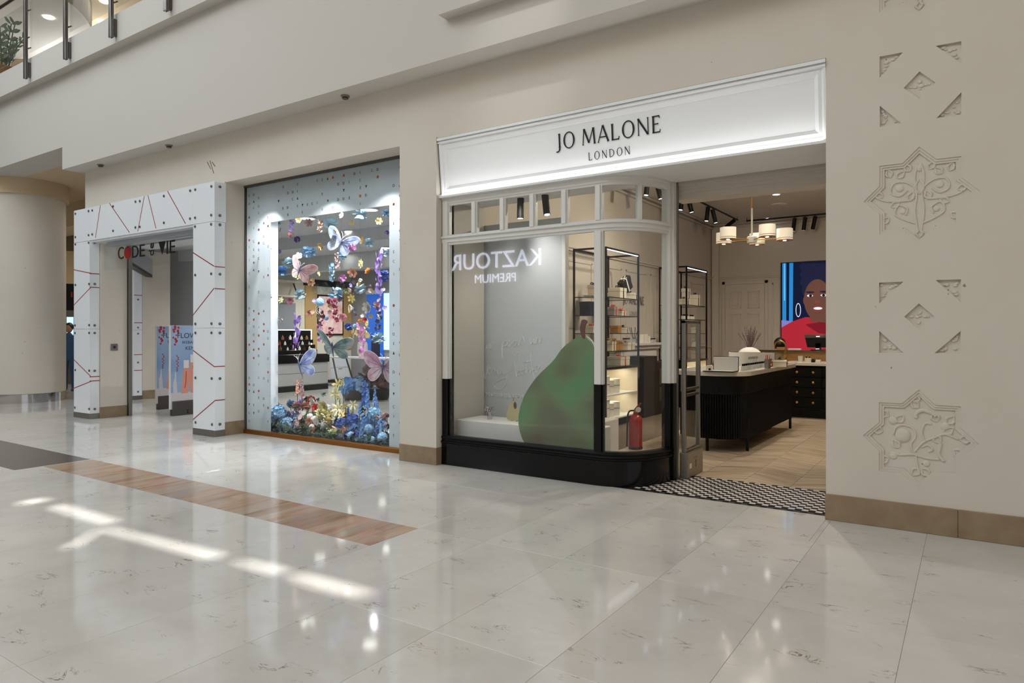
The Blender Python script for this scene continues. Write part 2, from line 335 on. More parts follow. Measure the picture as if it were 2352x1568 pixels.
xs = [-0.27 + 0.66 * i for i in range(-32, 4)]; ys = [-1.335 + 1.325 * i for i in range(0, 7)]
for i in range(len(xs) - 1):
    for j in range(len(ys) - 1):
        pcs = [(xs[i], xs[i + 1], ys[j], min(ys[j + 1], 6.5))]
        if ys[j] > 6.4: continue
        for h in (STRIP, CARP, CHK): pcs = cut(pcs, h)
        for p in pcs:
            if p[1] - p[0] > 0.01 and p[3] - p[2] > 0.01: floor_tile(*p, 'marble', floor)
# brown travertine strip: narrow slabs laid across it
band = thing('floor_inlay', 'brown and grey veined travertine strip let into the cream marble floor', 'floor inlay', kind='structure')
x = STRIP[0]; random.seed(5)
while x < STRIP[1] - 0.01:
    w = min(random.choice([0.11, 0.16, 0.2, 0.26, 0.34, 0.42]), STRIP[1] - x)
    if STRIP[1] - x - w < 0.08: w = STRIP[1] - x
    if w < 0.17 and random.random() < 0.5:
        ym = 3.45 + random.choice([0.2, 0.31]); floor_tile(x, x + w, 3.45, ym, 'travertine', band, 'slab'); floor_tile(x, x + w, ym, 3.968, 'travertine', band, 'slab')
    else: floor_tile(x, x + w, 3.45, 3.968, 'travertine', band, 'slab')
    x += w
tag(struct('floor_band', MB().bevbox(CARP[0], CARP[1], CARP[2], CARP[3], -0.02, 0.0, 0.001), 'granite', 'dark grey granite band in the floor, meeting the brown inlay'), cat='floor band')
# chequered mosaic at the perfume shop's threshold
chk = struct('floor_mosaic', MB().box(*CHK, -0.02, -0.004), 'black_flat', 'black and white chequered mosaic threshold of the perfume shop', cat='floor mosaic')
T_ = 0.0545; hw = T_ / 2 - 0.0015
chk_mesh = {m: MB().bevbox(-hw, hw, -hw, hw, -0.008, 0.0, 0.0008).mesh('mosaic_tile', m) for m in ('tile_black', 'tile_white')}
rest = {'tile_black': MB(), 'tile_white': MB()}; cells = []
for i in range(38):
    for j in range(17):
        X, Y = -0.975 - T_ * (i + 0.5), 6.125 + T_ * (j + 0.5)
        if X < -3.04 or (j == 0 and (i + j) % 2 == 0): continue
        if X < -2.53 and Y > 6.12 + 0.62 - 0.62 * math.sqrt(max(0, 1 - ((X + 3.08) / 0.55) ** 2)) if X > -3.08 else True:
            if Y > 6.2 + 0.9 * (X + 3.1): continue
        cells.append(((X * X + Y * Y), X, Y, 'tile_black' if (i + j) % 2 else 'tile_white'))
cells.sort()
for n_, (d, X, Y, m) in enumerate(cells):
    if n_ < 300: inst('mosaic_tile', chk_mesh[m], chk, (X, Y, 0.0))
    else: rest[m].box(X - hw, X + hw, Y - hw, Y + hw, -0.008, 0.0)
for m in rest: rest[m].build('mosaic_tiles_far', m, chk, kind='stuff')
# floors of the two shops
shopfloor = struct('floor_flower_shop', MB().box(-24, -5.6, 6.5, 20, -0.03, 0.0), 'marble_inner', 'light grey polished floor inside the flower window shop')
jofloor = struct('floor_perfume_shop', MB().box(-5.6, 2.0, 6.20, 18, -0.04, -0.004), 'joint_dark', 'pale oak chevron floor of the perfume shop')
# chevron planks: columns 0.46 wide running away from the door
CW, PW = 0.46, 0.155
for ci in range(-4, 5):
    xc = -1.465 + CW * (ci - 0.5); slope = 0.5 if ci % 2 else -0.5
    near = 7.06 if xc > -2.55 else 6.95
    k = 0; y = near - 0.4
    while y < 13.5:
        h = CW * abs(slope)
        ya, yb = (0, h) if slope > 0 else (h, 0)
        x0, x1 = xc - CW / 2 + 0.0014, xc + CW / 2 - 0.0014; ang = math.atan2((yb - ya), CW)
        q = [(x0, y + ya), (x1, y + yb), (x1, y + yb + PW - 0.0016), (x0, y + ya + PW - 0.0016)]
        lim = near + 0.004; q2 = [(a, max(b, lim)) for a, b in q]
        vis = min(b for a, b in q) >= lim
        if max(b for a, b in q) > lim + 0.01 and not (xc < -3.4 and y < 7.0):
            cx, cy = sum(a for a, b in q2) / 4, sum(b for a, b in q2) / 4
            if vis:
                kk = ('pl', slope)
                if kk not in tile_cache: tile_cache[kk] = MB().prism([(a - cx, b - cy) for a, b in q2], -0.012, 0.0).xform(Matrix.Rotation(-ang, 4, 'Z')).mesh('plank', 'oak_plank')
                me = tile_cache[kk]
            else: me = MB().prism([(a - cx, b - cy) for a, b in q2], -0.012, 0.0).xform(Matrix.Rotation(-ang, 4, 'Z')).mesh('plank', 'oak_plank')
            inst('plank', me, jofloor, (cx, cy, 0.0), (0, 0, ang))
        y += PW

# ================================================================== FACADE, BULKHEAD, UPPER FLOOR, ROOF
fw = MB().box(-13.409, -0.97, 6.0, 6.30, 3.73, 4.47)
fw.box(-13.41, -12.80, 5.985, 6.44, 0, 3.74).box(-9.66, -9.11, 5.98, 6.42, 0, 3.74).box(-5.62, -5.055, 5.98, 6.30, 0, 3.74)
facade = struct('wall_front', fw, 'plaster', 'cream plastered shopfront wall with piers between the shop windows')
for n_, (a, b, c, d) in enumerate([(-5.625, -5.050, 5.972, 6.30), (-9.665, -9.105, 5.972, 6.33), (-13.0, -12.795, 5.975, 6.44)]):
    MB().bevbox(a, b, c, d, 0.0, 0.198, 0.004).build('baseboard_front', 'skirt_stone', facade)
# conduit holes and scratches on the wall above the portal
sc = MB()
for (a, b) in [((476, 372), (484, 388)), ((482, 369), (491, 398)), ((487, 372), (494, 382))]:
    p, q = onY(*a, 5.9985), onY(*b, 5.9985); sc.cbox((p + q) / 2, ((q - p).length, 0.003, 0.016), ry=-math.atan2(q.z - p.z, q.x - p.x))
sc.build('scratch', 'skirt_stone', facade)
blk = MB().box(-13.54, 8, 5.676, 6.02, 4.447, 6.2).box(-34, -13.54, 5.676, 6.3, 4.846, 6.2).box(-4.657, 8, 5.537, 5.70, 4.858, 6.2)
struct('wall_bulkhead', blk, 'plaster_white', 'off-white bulkhead wall above the shopfronts')
struct('ceiling_gallery_slab', MB().box(-34, 8, 5.52, 20, 6.14, 6.60), 'plaster_white', 'off-white edge of the upper gallery floor')
struct('ceiling_corridor', MB().box(-34, -13.41, 6.3, 22, 4.846, 4.95).box(-34, -13.6, 8.2, 9.0, 4.25, 4.85).box(-34, -14, 11.0, 12.0, 4.0, 4.85), 'tan_ceiling', 'tan ceiling and beams of the side corridor')
struct('ceiling_upper', MB().box(-34, 8, 5.0, 22, 9.8, 10.0), 'tan_ceiling', 'tan ceiling of the upper gallery')
dp = [(-20 + 3.3 * math.cos(2 * PI * i / 48), 5.5 + 3.3 * math.sin(2 * PI * i / 48)) for i in range(48)]
struct('ceiling_disc', MB().prism(dp, 9.15, 9.8), 'plaster_white', 'round white dropped ceiling over the upper gallery')
struct('wall_upper', MB().box(-34, 8, 14, 14.3, 6.6, 9.8), 'tan_ceiling', 'tan rear wall of the upper gallery')
for p in [(112, 40), (235, 50), (170, -2), (241, 4)]:
    q = onZ(*p, 9.14 if p[0] < 150 else 9.79)
    MB().lathe([(0.09, 0), (0.11, -0.01), (0.07, -0.015)], q, 16).build('gallery_downlight', 'lamp_face', None, label={112: 'round downlight in the white disc ceiling above the gallery plant', 235: 'round downlight in the tan gallery ceiling between the steel posts', 170: 'round downlight at the top edge near the white disc ceiling', 241: 'round downlight at the top edge beside the third steel post'}[p[0]], cat='downlight')
# opposite side of the hall (seen only mirrored in the shop glass) and an unseen roof, its open slots shaped to cast the sun patches
opp = struct('wall_opposite', MB().box(-34, 16, -9.4, -9.0, 0, 12), 'plaster', 'cream wall on the far side of the hall')
ROOF_Z = 12.0
def slot(px): return [tuple((onZ(a, b) - SUN_DIR * (ROOF_Z / -SUN_DIR.z))[:2]) for a, b in px]
slots = [[(548, 1282), (640, 1300), (690, 1316), (640, 1321), (545, 1294)], [(664, 1310), (752, 1330), (850, 1359), (838, 1373), (740, 1352), (668, 1325)],
         [(232, 1206), (500, 1268), (514, 1278), (480, 1285), (230, 1217)], [(125, 1156), (150, 1158), (270, 1195), (240, 1205), (120, 1169)],
         [(42, 1152), (95, 1142), (117, 1149), (50, 1161)], [(150, 1256), (230, 1212), (246, 1215), (166, 1263)]]
rm = flat_mesh([[(-36, -16), (18, -16), (18, 26), (-36, 26)]] + [slot(s) for s in slots], 0.02); rm.materials.append(M['plaster_white'])
ro = bpy.data.objects.new('ceiling_roof', rm); COL.objects.link(ro); ro.location = (0, 0, ROOF_Z); tag(ro, 'unseen hall roof, slots shaped to cast the floor sun patches', kind='structure')
# lit sign of the shop across the hall
sg = thing('facing_shop_sign', 'lit white lettering on the wall across the hall, mirrored in the window', 'sign', (-15.0, -8.97, 0))
mat('sign_glow', (225, 230, 255), 0.5, emit=9.0)
def facing(body, w, z, xc=0.0):
    me = text_mesh(body, 1.0, 0.02); vsx = [v.co.x for v in me.vertices]; s = w / (max(vsx) - min(vsx)); me.materials.append(M['sign_glow'])
    inst('letters', me, sg, (xc, 0, z), (PI / 2, 0, PI), s)
facing('KAZTOUR', 4.15, 4.0); facing('PREMIUM', 1.9, 3.45, 0.0)

# right pillar with recessed carved stars
def star(cx, cz, R): return [(cx + (R if i % 2 == 0 else R * 0.7654) * math.cos(PI / 2 + PI * i / 8), cz + (R if i % 2 == 0 else R * 0.7654) * math.sin(PI / 2 + PI * i / 8)) for i in range(16)]
stars = [(-0.322, 4.265), (-0.321, 2.537), (-0.325, 0.700)]
tris = [[(-.586, 3.653), (-.429, 3.651), (-.586, 3.490)], [(-.214, 3.649), (-.055, 3.647), (-.055, 3.485)], [(-.584, 3.269), (-.440, 3.112), (-.584, 3.107)], [(-.055, 3.272), (-.055, 3.107), (-.210, 3.109)],
        [(-.590, 1.897), (-.425, 1.897), (-.588, 1.737)], [(-.214, 1.900), (-.058, 1.899), (-.060, 1.732)], [(-.588, 1.520), (-.425, 1.355), (-.590, 1.352)], [(-.060, 1.519), (-.060, 1.355), (-.221, 1.355)]]
dias = [[(-.320, 3.481), (-.217, 3.377), (-.320, 3.273), (-.423, 3.377)], [(-.323, 1.729), (-.225, 1.630), (-.323, 1.532), (-.419, 1.630)]]
pm = flat_mesh([[(-.970, 0), (1.8, 0), (1.8, 6.2), (-.970, 6.2)]] + [star(a, b, .376) for a, b in stars] + tris + dias, 0.012); pm.materials.append(M['plaster'])
pil = bpy.data.objects.new('wall_right', pm); COL.objects.link(pil); pil.location = (0, 6.012, 0); pil.rotation_euler = FACE_MALL
tag(pil, 'cream plaster pillar with carved eight-pointed stars beside the perfume shop', kind='structure')
def pchild(name, mb_or_me, m, smooth=False):
    if isinstance(mb_or_me, MB): o = mb_or_me.build(name, m, None, smooth)
    else: mb_or_me.materials.append(M[m]); o = bpy.data.objects.new(name, mb_or_me); COL.objects.link(o); o.location = (0, 6.012, 0); o.rotation_euler = FACE_MALL
    o.parent = pil; o.matrix_parent_inverse = (Matrix.Translation((0, 6.012, 0)) @ Matrix.Rotation(PI / 2, 4, 'X')).inverted(); return o
pchild('pillar_core', MB().box(-.970, 1.8, 6.0235, 7.2, 0, 6.2), 'plaster')
xb = -.975
for w in (0.9, 0.83, 0.87):
    pchild('baseboard_stone', MB().bevbox(xb, min(xb + w, 1.8) - .002, 5.985, 6.004 if xb > -.9 else 7.15, 0, 0.208, 0.004), 'skirt_stone'); xb += w
random.seed(11)
def carve_star(cx, cz, top):
    for a, b, y in ((.376, .352, 6.007), (.352, .328, 6.013)):
        me = flat_mesh([star(cx, cz, a), star(cx, cz, b)], 0.004)
        o = pchild('star_step', me, 'plaster'); o.location = (0, y + .004, 0)
    c = MB()
    def vine(pts, r=.0075): c.tube([(p[0], 6.021, p[1]) for p in smooth_path([(cx + a, cz + b, 0) for a, b in pts], 5)], r, 6)
    def leaf(a, b, ang, l=.07, w=.022):
        for s in (-1, 1):
            p = [(a, b), (a + l * .45 * math.cos(ang) - s * w * math.sin(ang), b + l * .45 * math.sin(ang) + s * w * math.cos(ang)), (a + l * math.cos(ang), b + l * math.sin(ang))]
            c.tube([(cx + q[0], 6.022, cz + q[1]) for q in smooth_path([(u, v, 0) for u, v in p], 4)], [.004, .006, .008, .010, .011, .010, .008, .006, .003], 6)
    def fruit(a, b, r, sx=1.0): c.ball((cx + a, 6.022, cz + b), r, 12, 8, (sx, .32, 1))
    if top:
        for s in (-1, 1):
            vine([(s * .01, -.27), (s * .03, -.1), (s * .02, .05), (s * .09, .12), (s * .17, .12), (s * .19, .05), (s * .13, .02), (s * .08, .06)])
            vine([(s * .02, -.2), (s * .09, -.17), (s * .16, -.12), (s * .14, -.05), (s * .08, -.08), (s * .09, -.13)])
            vine([(s * .05, -.02), (s * .14, -.02), (s * .22, -.01), (s * .27, .01)]); vine([(s * .02, .06), (s * .03, .16), (s * .01, .25)])
            for (a, b, an) in ((.19, .17, 1.2), (.24, .03, .3), (.2, -.14, -.6), (.1, -.22, -1.2), (.06, .2, 1.0), (.13, -.03, -.4), (.07, -.02, 2.0), (.15, .16, 2.4)): leaf(s * a, b, an if s > 0 else PI - an)
            fruit(s * .13, .08, .028); fruit(s * .11, -.1, .022)
        fruit(0, .22, .03, .7); leaf(0, -.25, -PI / 2, .06); leaf(0, .02, PI / 2, .12, .03)
    else:
        fruit(-.105, .02, .055); vine([(-.17, .02), (-.15, .08), (-.1, .10), (-.04, .08), (-.02, .02), (-.05, -.04), (-.04, -.1), (.02, -.13)]); vine([(-.02, .16), (-.01, .2), (.03, .22), (.09, .20), (.11, .18)], .014)
        vine([(-.03, -.1), (.03, -.02), (.1, .02), (.17, .05), (.25, .02)]); vine([(.04, -.02), (.02, .05), (.04, .12), (.08, .12)]); vine([(.02, -.06), (.06, -.04), (.09, -.07), (.06, -.09)])
        vine([(-.2, -.12), (-.12, -.13), (-.04, -.12), (.05, -.14), (.13, -.14)]); vine([(.14, -.02), (.13, -.1), (.16, -.15)], .013); vine([(-.02, -.13), (-.01, -.2), (.0, -.26)])
        for (a, b, an) in ((-.2, .16, 2.6), (-.15, .12, .8), (-.24, .04, 2.9), (-.2, -.16, 3.6), (.18, .13, .9), (.12, .14, 2.0), (.22, -.06, -.6), (.26, .02, .1), (.0, -.22, -2.2), (.02, -.22, -.8), (-.13, -.08, 2.2), (.1, .04, -1.0), (.16, .06, .6), (-.02, .27, 1.6), (.0, .24, 2.4)): leaf(a, b, an, .075, .026)
        fruit(-.17, .13, .032); fruit(.17, .11, .03); fruit(-.17, -.14, .03); fruit(.05, -.18, .024)
    pchild('star_carving', c, 'plaster', True)
carve_star(*stars[0], True); carve_star(*stars[1], True); carve_star(*stars[2], False)
for poly in tris + dias:
    c = MB(); ctr = (sum(p[0] for p in poly) / len(poly), sum(p[1] for p in poly) / len(poly))
    for k in range(9):
        p = random.choice(poly); t = random.uniform(.1, .62); a = (ctr[0] + (p[0] - ctr[0]) * t, ctr[1] + (p[1] - ctr[1]) * t)
        c.ball((a[0] + random.uniform(-.006, .006), 6.021, a[1] + random.uniform(-.006, .006)), random.uniform(.008, .016), 8, 5, (1.2, .5, .9))
    pchild('leaf_carving', c, 'plaster', True)

# ================================================================== PORTAL of the flower-window shop
portal = thing('door_1', 'white glossy portal with red lines and steel bolts around the shop entrance', None, kind='structure'); del portal['label']
portal['label'] = 'white glossy portal with red lines and steel bolts around the shop entrance'
def pn(x0, x1, y0, y1, z0, z1): MB().bevbox(x0, x1, y0, y1, z0, z1, 0.003).build('panel', 'acrylic_white', portal)
for x0, x1 in ((-13.41, -12.83), (-9.64, -9.095)):
    for z0, z1 in ((0.092, 1.580), (1.584, 3.128)): pn(x0, x1, 5.81, 5.979, z0, z1)
    MB().bevbox(x0 - .004, x1 + .004, 5.806, 5.979, 0, 0.09, .002).build('steel_foot', 'steel', portal)
xe = [-13.41, onY(209, 500, 5.81).x, onY(317, 500, 5.81).x, onY(443, 500, 5.81).x, -9.095]
for a, b in zip(xe[:-1], xe[1:]): pn(a + .001, b - .001, 5.81, 5.997, 3.132, 3.712)
MB().box(-12.83, -9.64, 5.83, 6.42, 3.10, 3.131).build('soffit_panel', 'acrylic_white', portal)
MB().bevbox(-12.57, -9.64, 5.98, 6.12, 3.040, 3.10, .004).build('shutter_rail', 'alu_trim', portal)
Z1 = lambda x, y: (150 + x / 5.058, 410 + y / 5.058)
Z2 = lambda x, y: (150 + x / 4.9, 700 + y / 4.9)
def redline(p, q, n):
    d = q - p; l = d.length; t = d / l; s = n.cross(t) * 0.0065; o = n * 0.0015
    MB().add([p - s + o, q - s + o, q + s + o, p + s + o, p - s - o, q - s - o, q + s - o, p + s - o], [(0, 1, 2, 3), (7, 6, 5, 4), (0, 4, 5, 1), (1, 5, 6, 2), (2, 6, 7, 3), (3, 7, 4, 0)]).build('red_line', 'red_line', portal)
FN = Vector((0, -1, 0)); SN = Vector((1, 0, 0))
def fl(zf, a, b): redline(onY(*zf(*a), 5.809), onY(*zf(*b), 5.809), FN)
for a, b in [((408, 308), (350, 688)), ((512, 285), (745, 625)), ((918, 203), (842, 612)), ((960, 193), (1053, 578)), ((1187, 145), (1397, 523)), ((97, 1058), (300, 1100)), ((97, 1472), (300, 1258)), ((1480, 857), (1728, 1017)), ((1480, 1590), (1728, 1273))]: fl(Z1, a, b)
for a, b in [((95, 615), (293, 810)), ((90, 940), (293, 858)), ((1437, 510), (1680, 697)), ((1437, 1290), (1680, 1080))]: fl(Z2, a, b)
for X, zf, py in [(-12.829, Z1, 1102), (-12.829, Z1, 1261), (-12.829, Z2, 808), (-12.829, Z2, 856), (-9.094, Z1, 1020), (-9.094, Z1, 1276), (-9.094, Z2, 694), (-9.094, Z2, 1076)]:
    p = onX(*zf(300 if X < -10 else (1728 if zf is Z1 else 1680), py), X); redline(Vector((X, 5.812, p.z)), Vector((X, 5.977, p.z)), SN)
bolt = MB().lathe([(.0, -.004), (.021, -.004), (.021, .008), (.016, .012), (.0, .012)], n=12).mesh('bolt', 'bolt_steel', True)
for zf, L_ in ((Z1, [(120, 408), (273, 378), (316, 370), (558, 322), (818, 268), (869, 262), (1148, 202), (1454, 140), (1513, 128), (1700, 90), (120, 680), (273, 657), (316, 648), (558, 607), (818, 567), (868, 560), (1148, 513), (1452, 465), (1511, 455), (1698, 424), (120, 765), (273, 745), (1510, 557), (1697, 530), (120, 1235), (278, 1224), (1512, 1120), (1698, 1105)]),
               (Z2, [(112, 230), (270, 228), (112, 316), (270, 315), (115, 733), (270, 740), (110, 1155), (270, 1170), (1467, 213), (1648, 210), (1467, 315), (1648, 314), (1467, 820), (1650, 828), (1468, 1322), (1653, 1345)])):
    for p in L_: inst('bolt', bolt, portal, onY(*zf(*p), 5.81), (PI / 2, 0, 0))
for zf, X, L_ in ((Z1, -12.83, [(352, 747), (355, 1225)]), (Z2, -12.83, [(347, 230), (347, 316), (347, 740), (347, 1170)]), (Z1, -9.095, [(1788, 95), (1788, 428), (1786, 535), (1787, 1110)]), (Z2, -9.095, [(1730, 212), (1733, 315), (1738, 828), (1739, 1342)])):
    for p in L_: q = onX(*zf(*p), X); inst('bolt', bolt, portal, (X, 5.895, q.z), (0, PI / 2, 0))
# entrance: glass over-panel with the shop's name, black door frame, jambs
ent = thing('window_3', 'glass over-panel above the entrance carrying the shop name', None, kind='structure')
MB().box(-12.80, -9.66, 6.03, 6.04, 2.62, 3.10).build('pane', 'glass', ent)
MB().bevbox(-12.80, -12.765, 6.44, 6.50, 0, 3.10, .003).build('door_frame', 'black_satin', ent)
MB().bevbox(-12.762, -12.735, 6.44, 6.50, 0, 3.10, .003).build('door_edge', 'steel', ent)
def glyph(name, me, m, loc, rot, sc_, par):
    if not me.materials: me.materials.append(M[m])
    return inst(name, me, par, loc, rot, sc_)
def px_letter(ch, px0, px1, py0, py1, m='letter_black', rot=0.0):
    """one letter on the entrance glass, fitted to its measured box"""
    a, b = onY(px0, py1, 6.025), onY(px1, py0, 6.025)
    if ch == 'dot': me = MB().lathe([(.5, -.5), (.5, .5)], n=32).mesh('letter', m); o = inst('letter', me, ent, ((a.x + b.x) / 2, 6.025, (a.z + b.z) / 2), (PI / 2, 0, 0), ((b.x - a.x), (b.z - a.z), .008)); return
    if ch == 'tri': MB().prism([(a.x, b.z), (b.x, b.z), ((a.x + b.x) / 2, a.z)], 6.021, 6.029, 'y').build('letter', m, ent); return
    me = text_mesh(ch, 1.0, .5); 
    if rot: me.transform(Matrix.Rotation(rot, 4, 'Z'))
    xs_ = [v.co.x for v in me.vertices]; ys_ = [v.co.y for v in me.vertices]
    me.transform(Matrix.Translation((-min(xs_), -min(ys_), 0)))
    me.materials.append(M[m]); inst('letter', me, ent, (a.x, 6.025, a.z), FACE_MALL, ((b.x - a.x) / (max(xs_) - min(xs_)), (b.z - a.z) / (max(ys_) - min(ys_)), .008))
Z3 = lambda x, y: (220 + x / 7.13, 500 + y / 7.13)
for ch, a, b, m, rt in [('C', (365, 470), (455, 685), 'letter_black', 0), ('dot', (467, 460), (578, 676), 'letter_red', 0), ('D', (598, 448), (700, 658), 'letter_black', 0), ('E', (720, 430), (800, 640), 'letter_black', 0), ('de', (868, 408), (950, 625), 'letter_black', PI / 2), ('tri', (1030, 382), (1145, 605), 'letter_black', 0), ('I', (1162, 375), (1183, 592), 'letter_black', 0), ('E', (1212, 360), (1297, 582), 'letter_black', 0)]:
    p, q = Z3(*a), Z3(*b); px_letter(ch, p[0], q[0], p[1], q[1], m, rt)
# electrical socket on the left reveal
so = onX(262, 797, -12.80)
sk = MB().bevbox(-12.802, -12.785, so.y - .06, so.y + .06, so.z - .06, so.z + .06, .004).build('wall_socket', 'steel', None, label='small square metal socket plate on the cream entrance reveal', cat='socket')
MB().lathe([(0, 0), (.022, 0), (.022, .004), (0, .004)], (-12.785, so.y, so.z), 12, Matrix.Rotation(PI / 2, 3, 'Y')).build('socket_hole', 'black_flat', sk)

# ================================================================== WINDOW of flowers
win = thing('window_1', 'large three-pane shop window with frosted lettered border and flowers behind', None, kind='structure')
px_ = [-9.095, -7.817, -6.50, -5.635]
panes = []
for a, b in zip(px_[:-1], px_[1:]): panes.append(MB().box(a + .003, b - .003, 6.325, 6.335, .06, 3.70).build('pane', 'glass_shop', win))
MB().bevbox(-9.11, -5.62, 6.290, 6.36, 0, .062, .003).build('brass_sill', 'brass_strip', win)
MB().box(-9.11, -5.62, 6.30, 6.36, 3.70, 3.735).box(-9.112, -9.095, 6.31, 6.35, .06, 3.70).build('frame_edge', 'steel_dark', win)
fr = MB().box(-9.09, -8.52, 6.340, 6.343, .062, 3.70).box(-8.52, -6.138, 6.340, 6.343, 3.135, 3.70).box(-6.138, -5.64, 6.340, 6.343, .062, 3.70).build('frosted_film', 'frost', win)
gl = {}
for ch in 'CDEI':
    me = text_mesh(ch, .052, .0008); me.materials.append(M['letter_black']); gl[ch] = me
gl['v'] = MB().prism([(-.016, .038), (.016, .038), (0, 0)], -.0008, .0008).mesh('letter', 'letter_black'); gl['a'] = MB().prism([(-.016, 0), (.016, 0), (0, .038)], -.0008, .0008).mesh('letter', 'letter_black')
gl['o'] = MB().lathe([(.019, -.0008), (.019, .0008)], (0, .02, 0), 14).mesh('letter', 'dot_orange')
random.seed(21); seq = 'CoDEvIEoDECvoIED'
def sym(X, Z):
    k = random.choice(seq + 'a'); inst('dot' if k == 'o' else ('triangle' if k in 'va' else 'letter'), gl[k], fr, (X, 6.3385, Z), FACE_MALL)
for i, X in enumerate((-9.03, -8.92, -8.80, -8.68, -8.58)):
    z = 3.58 - random.random() * .1
    while z > .14:
        if random.random() < (.92, .85, .85, .55, .6)[i]: sym(X, z)
        z -= random.choice((.10, .125, .20))
for X in (-6.06, -5.95, -5.84):
    z = 3.60 - random.random() * .1
    while z > .14:
        if random.random() < .8: sym(X, z)
        z -= random.choice((.12, .16, .24))
for i in range(22):
    X = -8.45 + i * .105
    for z in (3.60, 3.50, 3.40, 3.29, 3.19):
        if random.random() < .42: sym(X + .01 * random.random(), z)

# ================================================================== PERFUME SHOP FRONT: curved bay window
def bay(d=0.0, x_from=-5.05):
    """plan line of the bay with outward normals"""
    out = [((x_from, 6.10), (0, -1)), ((-4.0, 6.10), (0, -1)), ((-3.08, 6.10), (0, -1))]
    a, b = .51, .62
    for i in range(1, 15):
        t = (PI / 2) * i / 14; p = (-3.08 + a * math.sin(t), 6.72 - b * math.cos(t)); n = Vector((math.sin(t) / a, -math.cos(t) / b)).normalized(); out.append((p, (n.x, n.y)))
    return out
def bay_part(t0, t1):
    a, b = .51, .62; out = []
    for i in range(13):
        t = t0 + (t1 - t0) * i / 12; p = (-3.08 + a * math.sin(t), 6.72 - b * math.cos(t)); n = Vector((math.sin(t) / a, -math.cos(t) / b)).normalized(); out.append((p, (n.x, n.y)))
    return out
BAY = bay()
bw = thing('window_2', 'white and black curved bay window of the perfume shop', None, kind='structure')
def bsweep(name, prof, m, path=BAY): return MB().sweep(path, prof).build(name, m, bw, True)
bsweep('plinth', [(-.06, 0), (.035, 0), (.035, .012), (.030, .245), (-.06, .245)], 'black_gloss')
bsweep('plinth_ledge', [(-.05, .245), (.030, .245), (.046, .255), (.046, .268), (.030, .276), (.022, .300), (.040, .306), (.040, .318), (.020, .336), (-.05, .336)], 'black_satin')
bsweep('transom_rail', [(-.03, 2.515), (.012, 2.515), (.016, 2.540), (.028, 2.545), (.028, 2.585), (.048, 2.592), (.048, 2.608), (.020, 2.620), (.008, 2.630), (-.03, 2.630)], 'shop_white')
bsweep('head_rail', [(-.03, 2.965), (.008, 2.965), (.014, 2.985), (.022, 2.990), (.022, 3.022), (.036, 3.030), (.036, 3.052), (.046, 3.060), (.046, 3.078), (-.03, 3.078)], 'shop_white')
def post(xc, w, z0, z1, m, name, y=6.10, stepped=True):
    b = MB().bevbox(xc - w / 2, xc + w / 2, y - .030, y + .045, z0, z1, .004)
    if stepped: b.bevbox(xc - w / 2 - .014, xc + w / 2 + .014, y - .008, y + .04, z0, z1, .003)
    b.build(name, m, bw)
post(-5.005, .075, .98, 3.078, 'shop_white', 'jamb'); post(-5.005, .080, 0, .985, 'black_gloss', 'jamb_foot')
post(-3.060, .070, .995, 2.515, 'shop_white', 'mullion'); post(-3.060, .075, .30, .998, 'black_gloss', 'mullion_foot')
for xc in (-4.600, -4.215, -3.833, -3.447, -3.060): post(xc, .052, 2.62, 2.97, 'shop_white', 'glazing_bar')
MB().sweep(bay_part(.765, .835), [(-.03, 2.62), (.026, 2.62), (.026, 2.97), (-.03, 2.97)]).build('glazing_bar', 'shop_white', bw)
for z0, z1, m, nm in ((.992, 3.085, 'shop_white', 'end_post'), (0, .994, 'black_gloss', 'end_post_foot')):
    MB().bevbox(-2.625, -2.535, 6.655, 6.745, z0, z1, .004).bevbox(-2.560, -2.512, 6.70, 6.80, z0, z1, .003).build(nm, m, bw)
MB().bevbox(-2.515, -2.500, 6.775, 6.815, 0, 3.085, .002).build('shutter_guide', 'steel', bw)
ED = [-4.965, -4.626, -4.574, -4.241, -4.189, -3.859, -3.807, -3.473, -3.421, -3.095]
for a, b in zip(ED[0::2], ED[1::2]): MB().box(a - .01, b + .01, 6.098, 6.104, 2.62, 2.97).build('pane', 'glass', bw)
MB().box(-4.97, -3.09, 6.098, 6.104, .33, 2.52).build('pane', 'glass', bw)
arc1 = [((-3.03, 6.10), (0, -1)), ((-3.08 + .051, 6.1004), (.02, -1))] + bay_part(.12, PI / 2)[0:]
MB().sweep(bay_part(0.06, PI / 2 - .02), [(0, .33), (.006, .33), (.006, 2.52), (0, 2.52)]).build('curved_pane', 'glass', bw, True)
MB().sweep(bay_part(0.06, .765), [(0, 2.62), (.006, 2.62), (.006, 2.97), (0, 2.97)]).build('curved_pane', 'glass', bw, True)
MB().sweep(bay_part(.835, PI / 2 - .02), [(0, 2.62), (.006, 2.62), (.006, 2.97), (0, 2.97)]).build('curved_pane', 'glass', bw, True)

# ------------------------------------------------------------------ the sign board
sign = thing('shop_sign', 'long white moulded fascia board with raised black lettering over the perfume shop', 'sign', (0, 0, 0))
xa, xb_, zt, zb = -5.035, -.972, 3.690, 3.085
def ysl(z): return 6.035 + (zt - z) / (zt - zb) * .055      # face leans out at the top
def slab(x0, x1, z0, z1, t, name, m='sign_white'):
    return MB().add([(x0, ysl(z0) - t, z0), (x1, ysl(z0) - t, z0), (x1, ysl(z1) - t, z1), (x0, ysl(z1) - t, z1), (x0, 6.20, z0), (x1, 6.20, z0), (x1, 6.20, z1), (x0, 6.20, z1)],
             [(0, 1, 2, 3), (7, 6, 5, 4), (0, 4, 5, 1), (1, 5, 6, 2), (2, 6, 7, 3), (3, 7, 4, 0)]).build(name, m, sign)
slab(xa, xb_, zb, zt, 0, 'board')
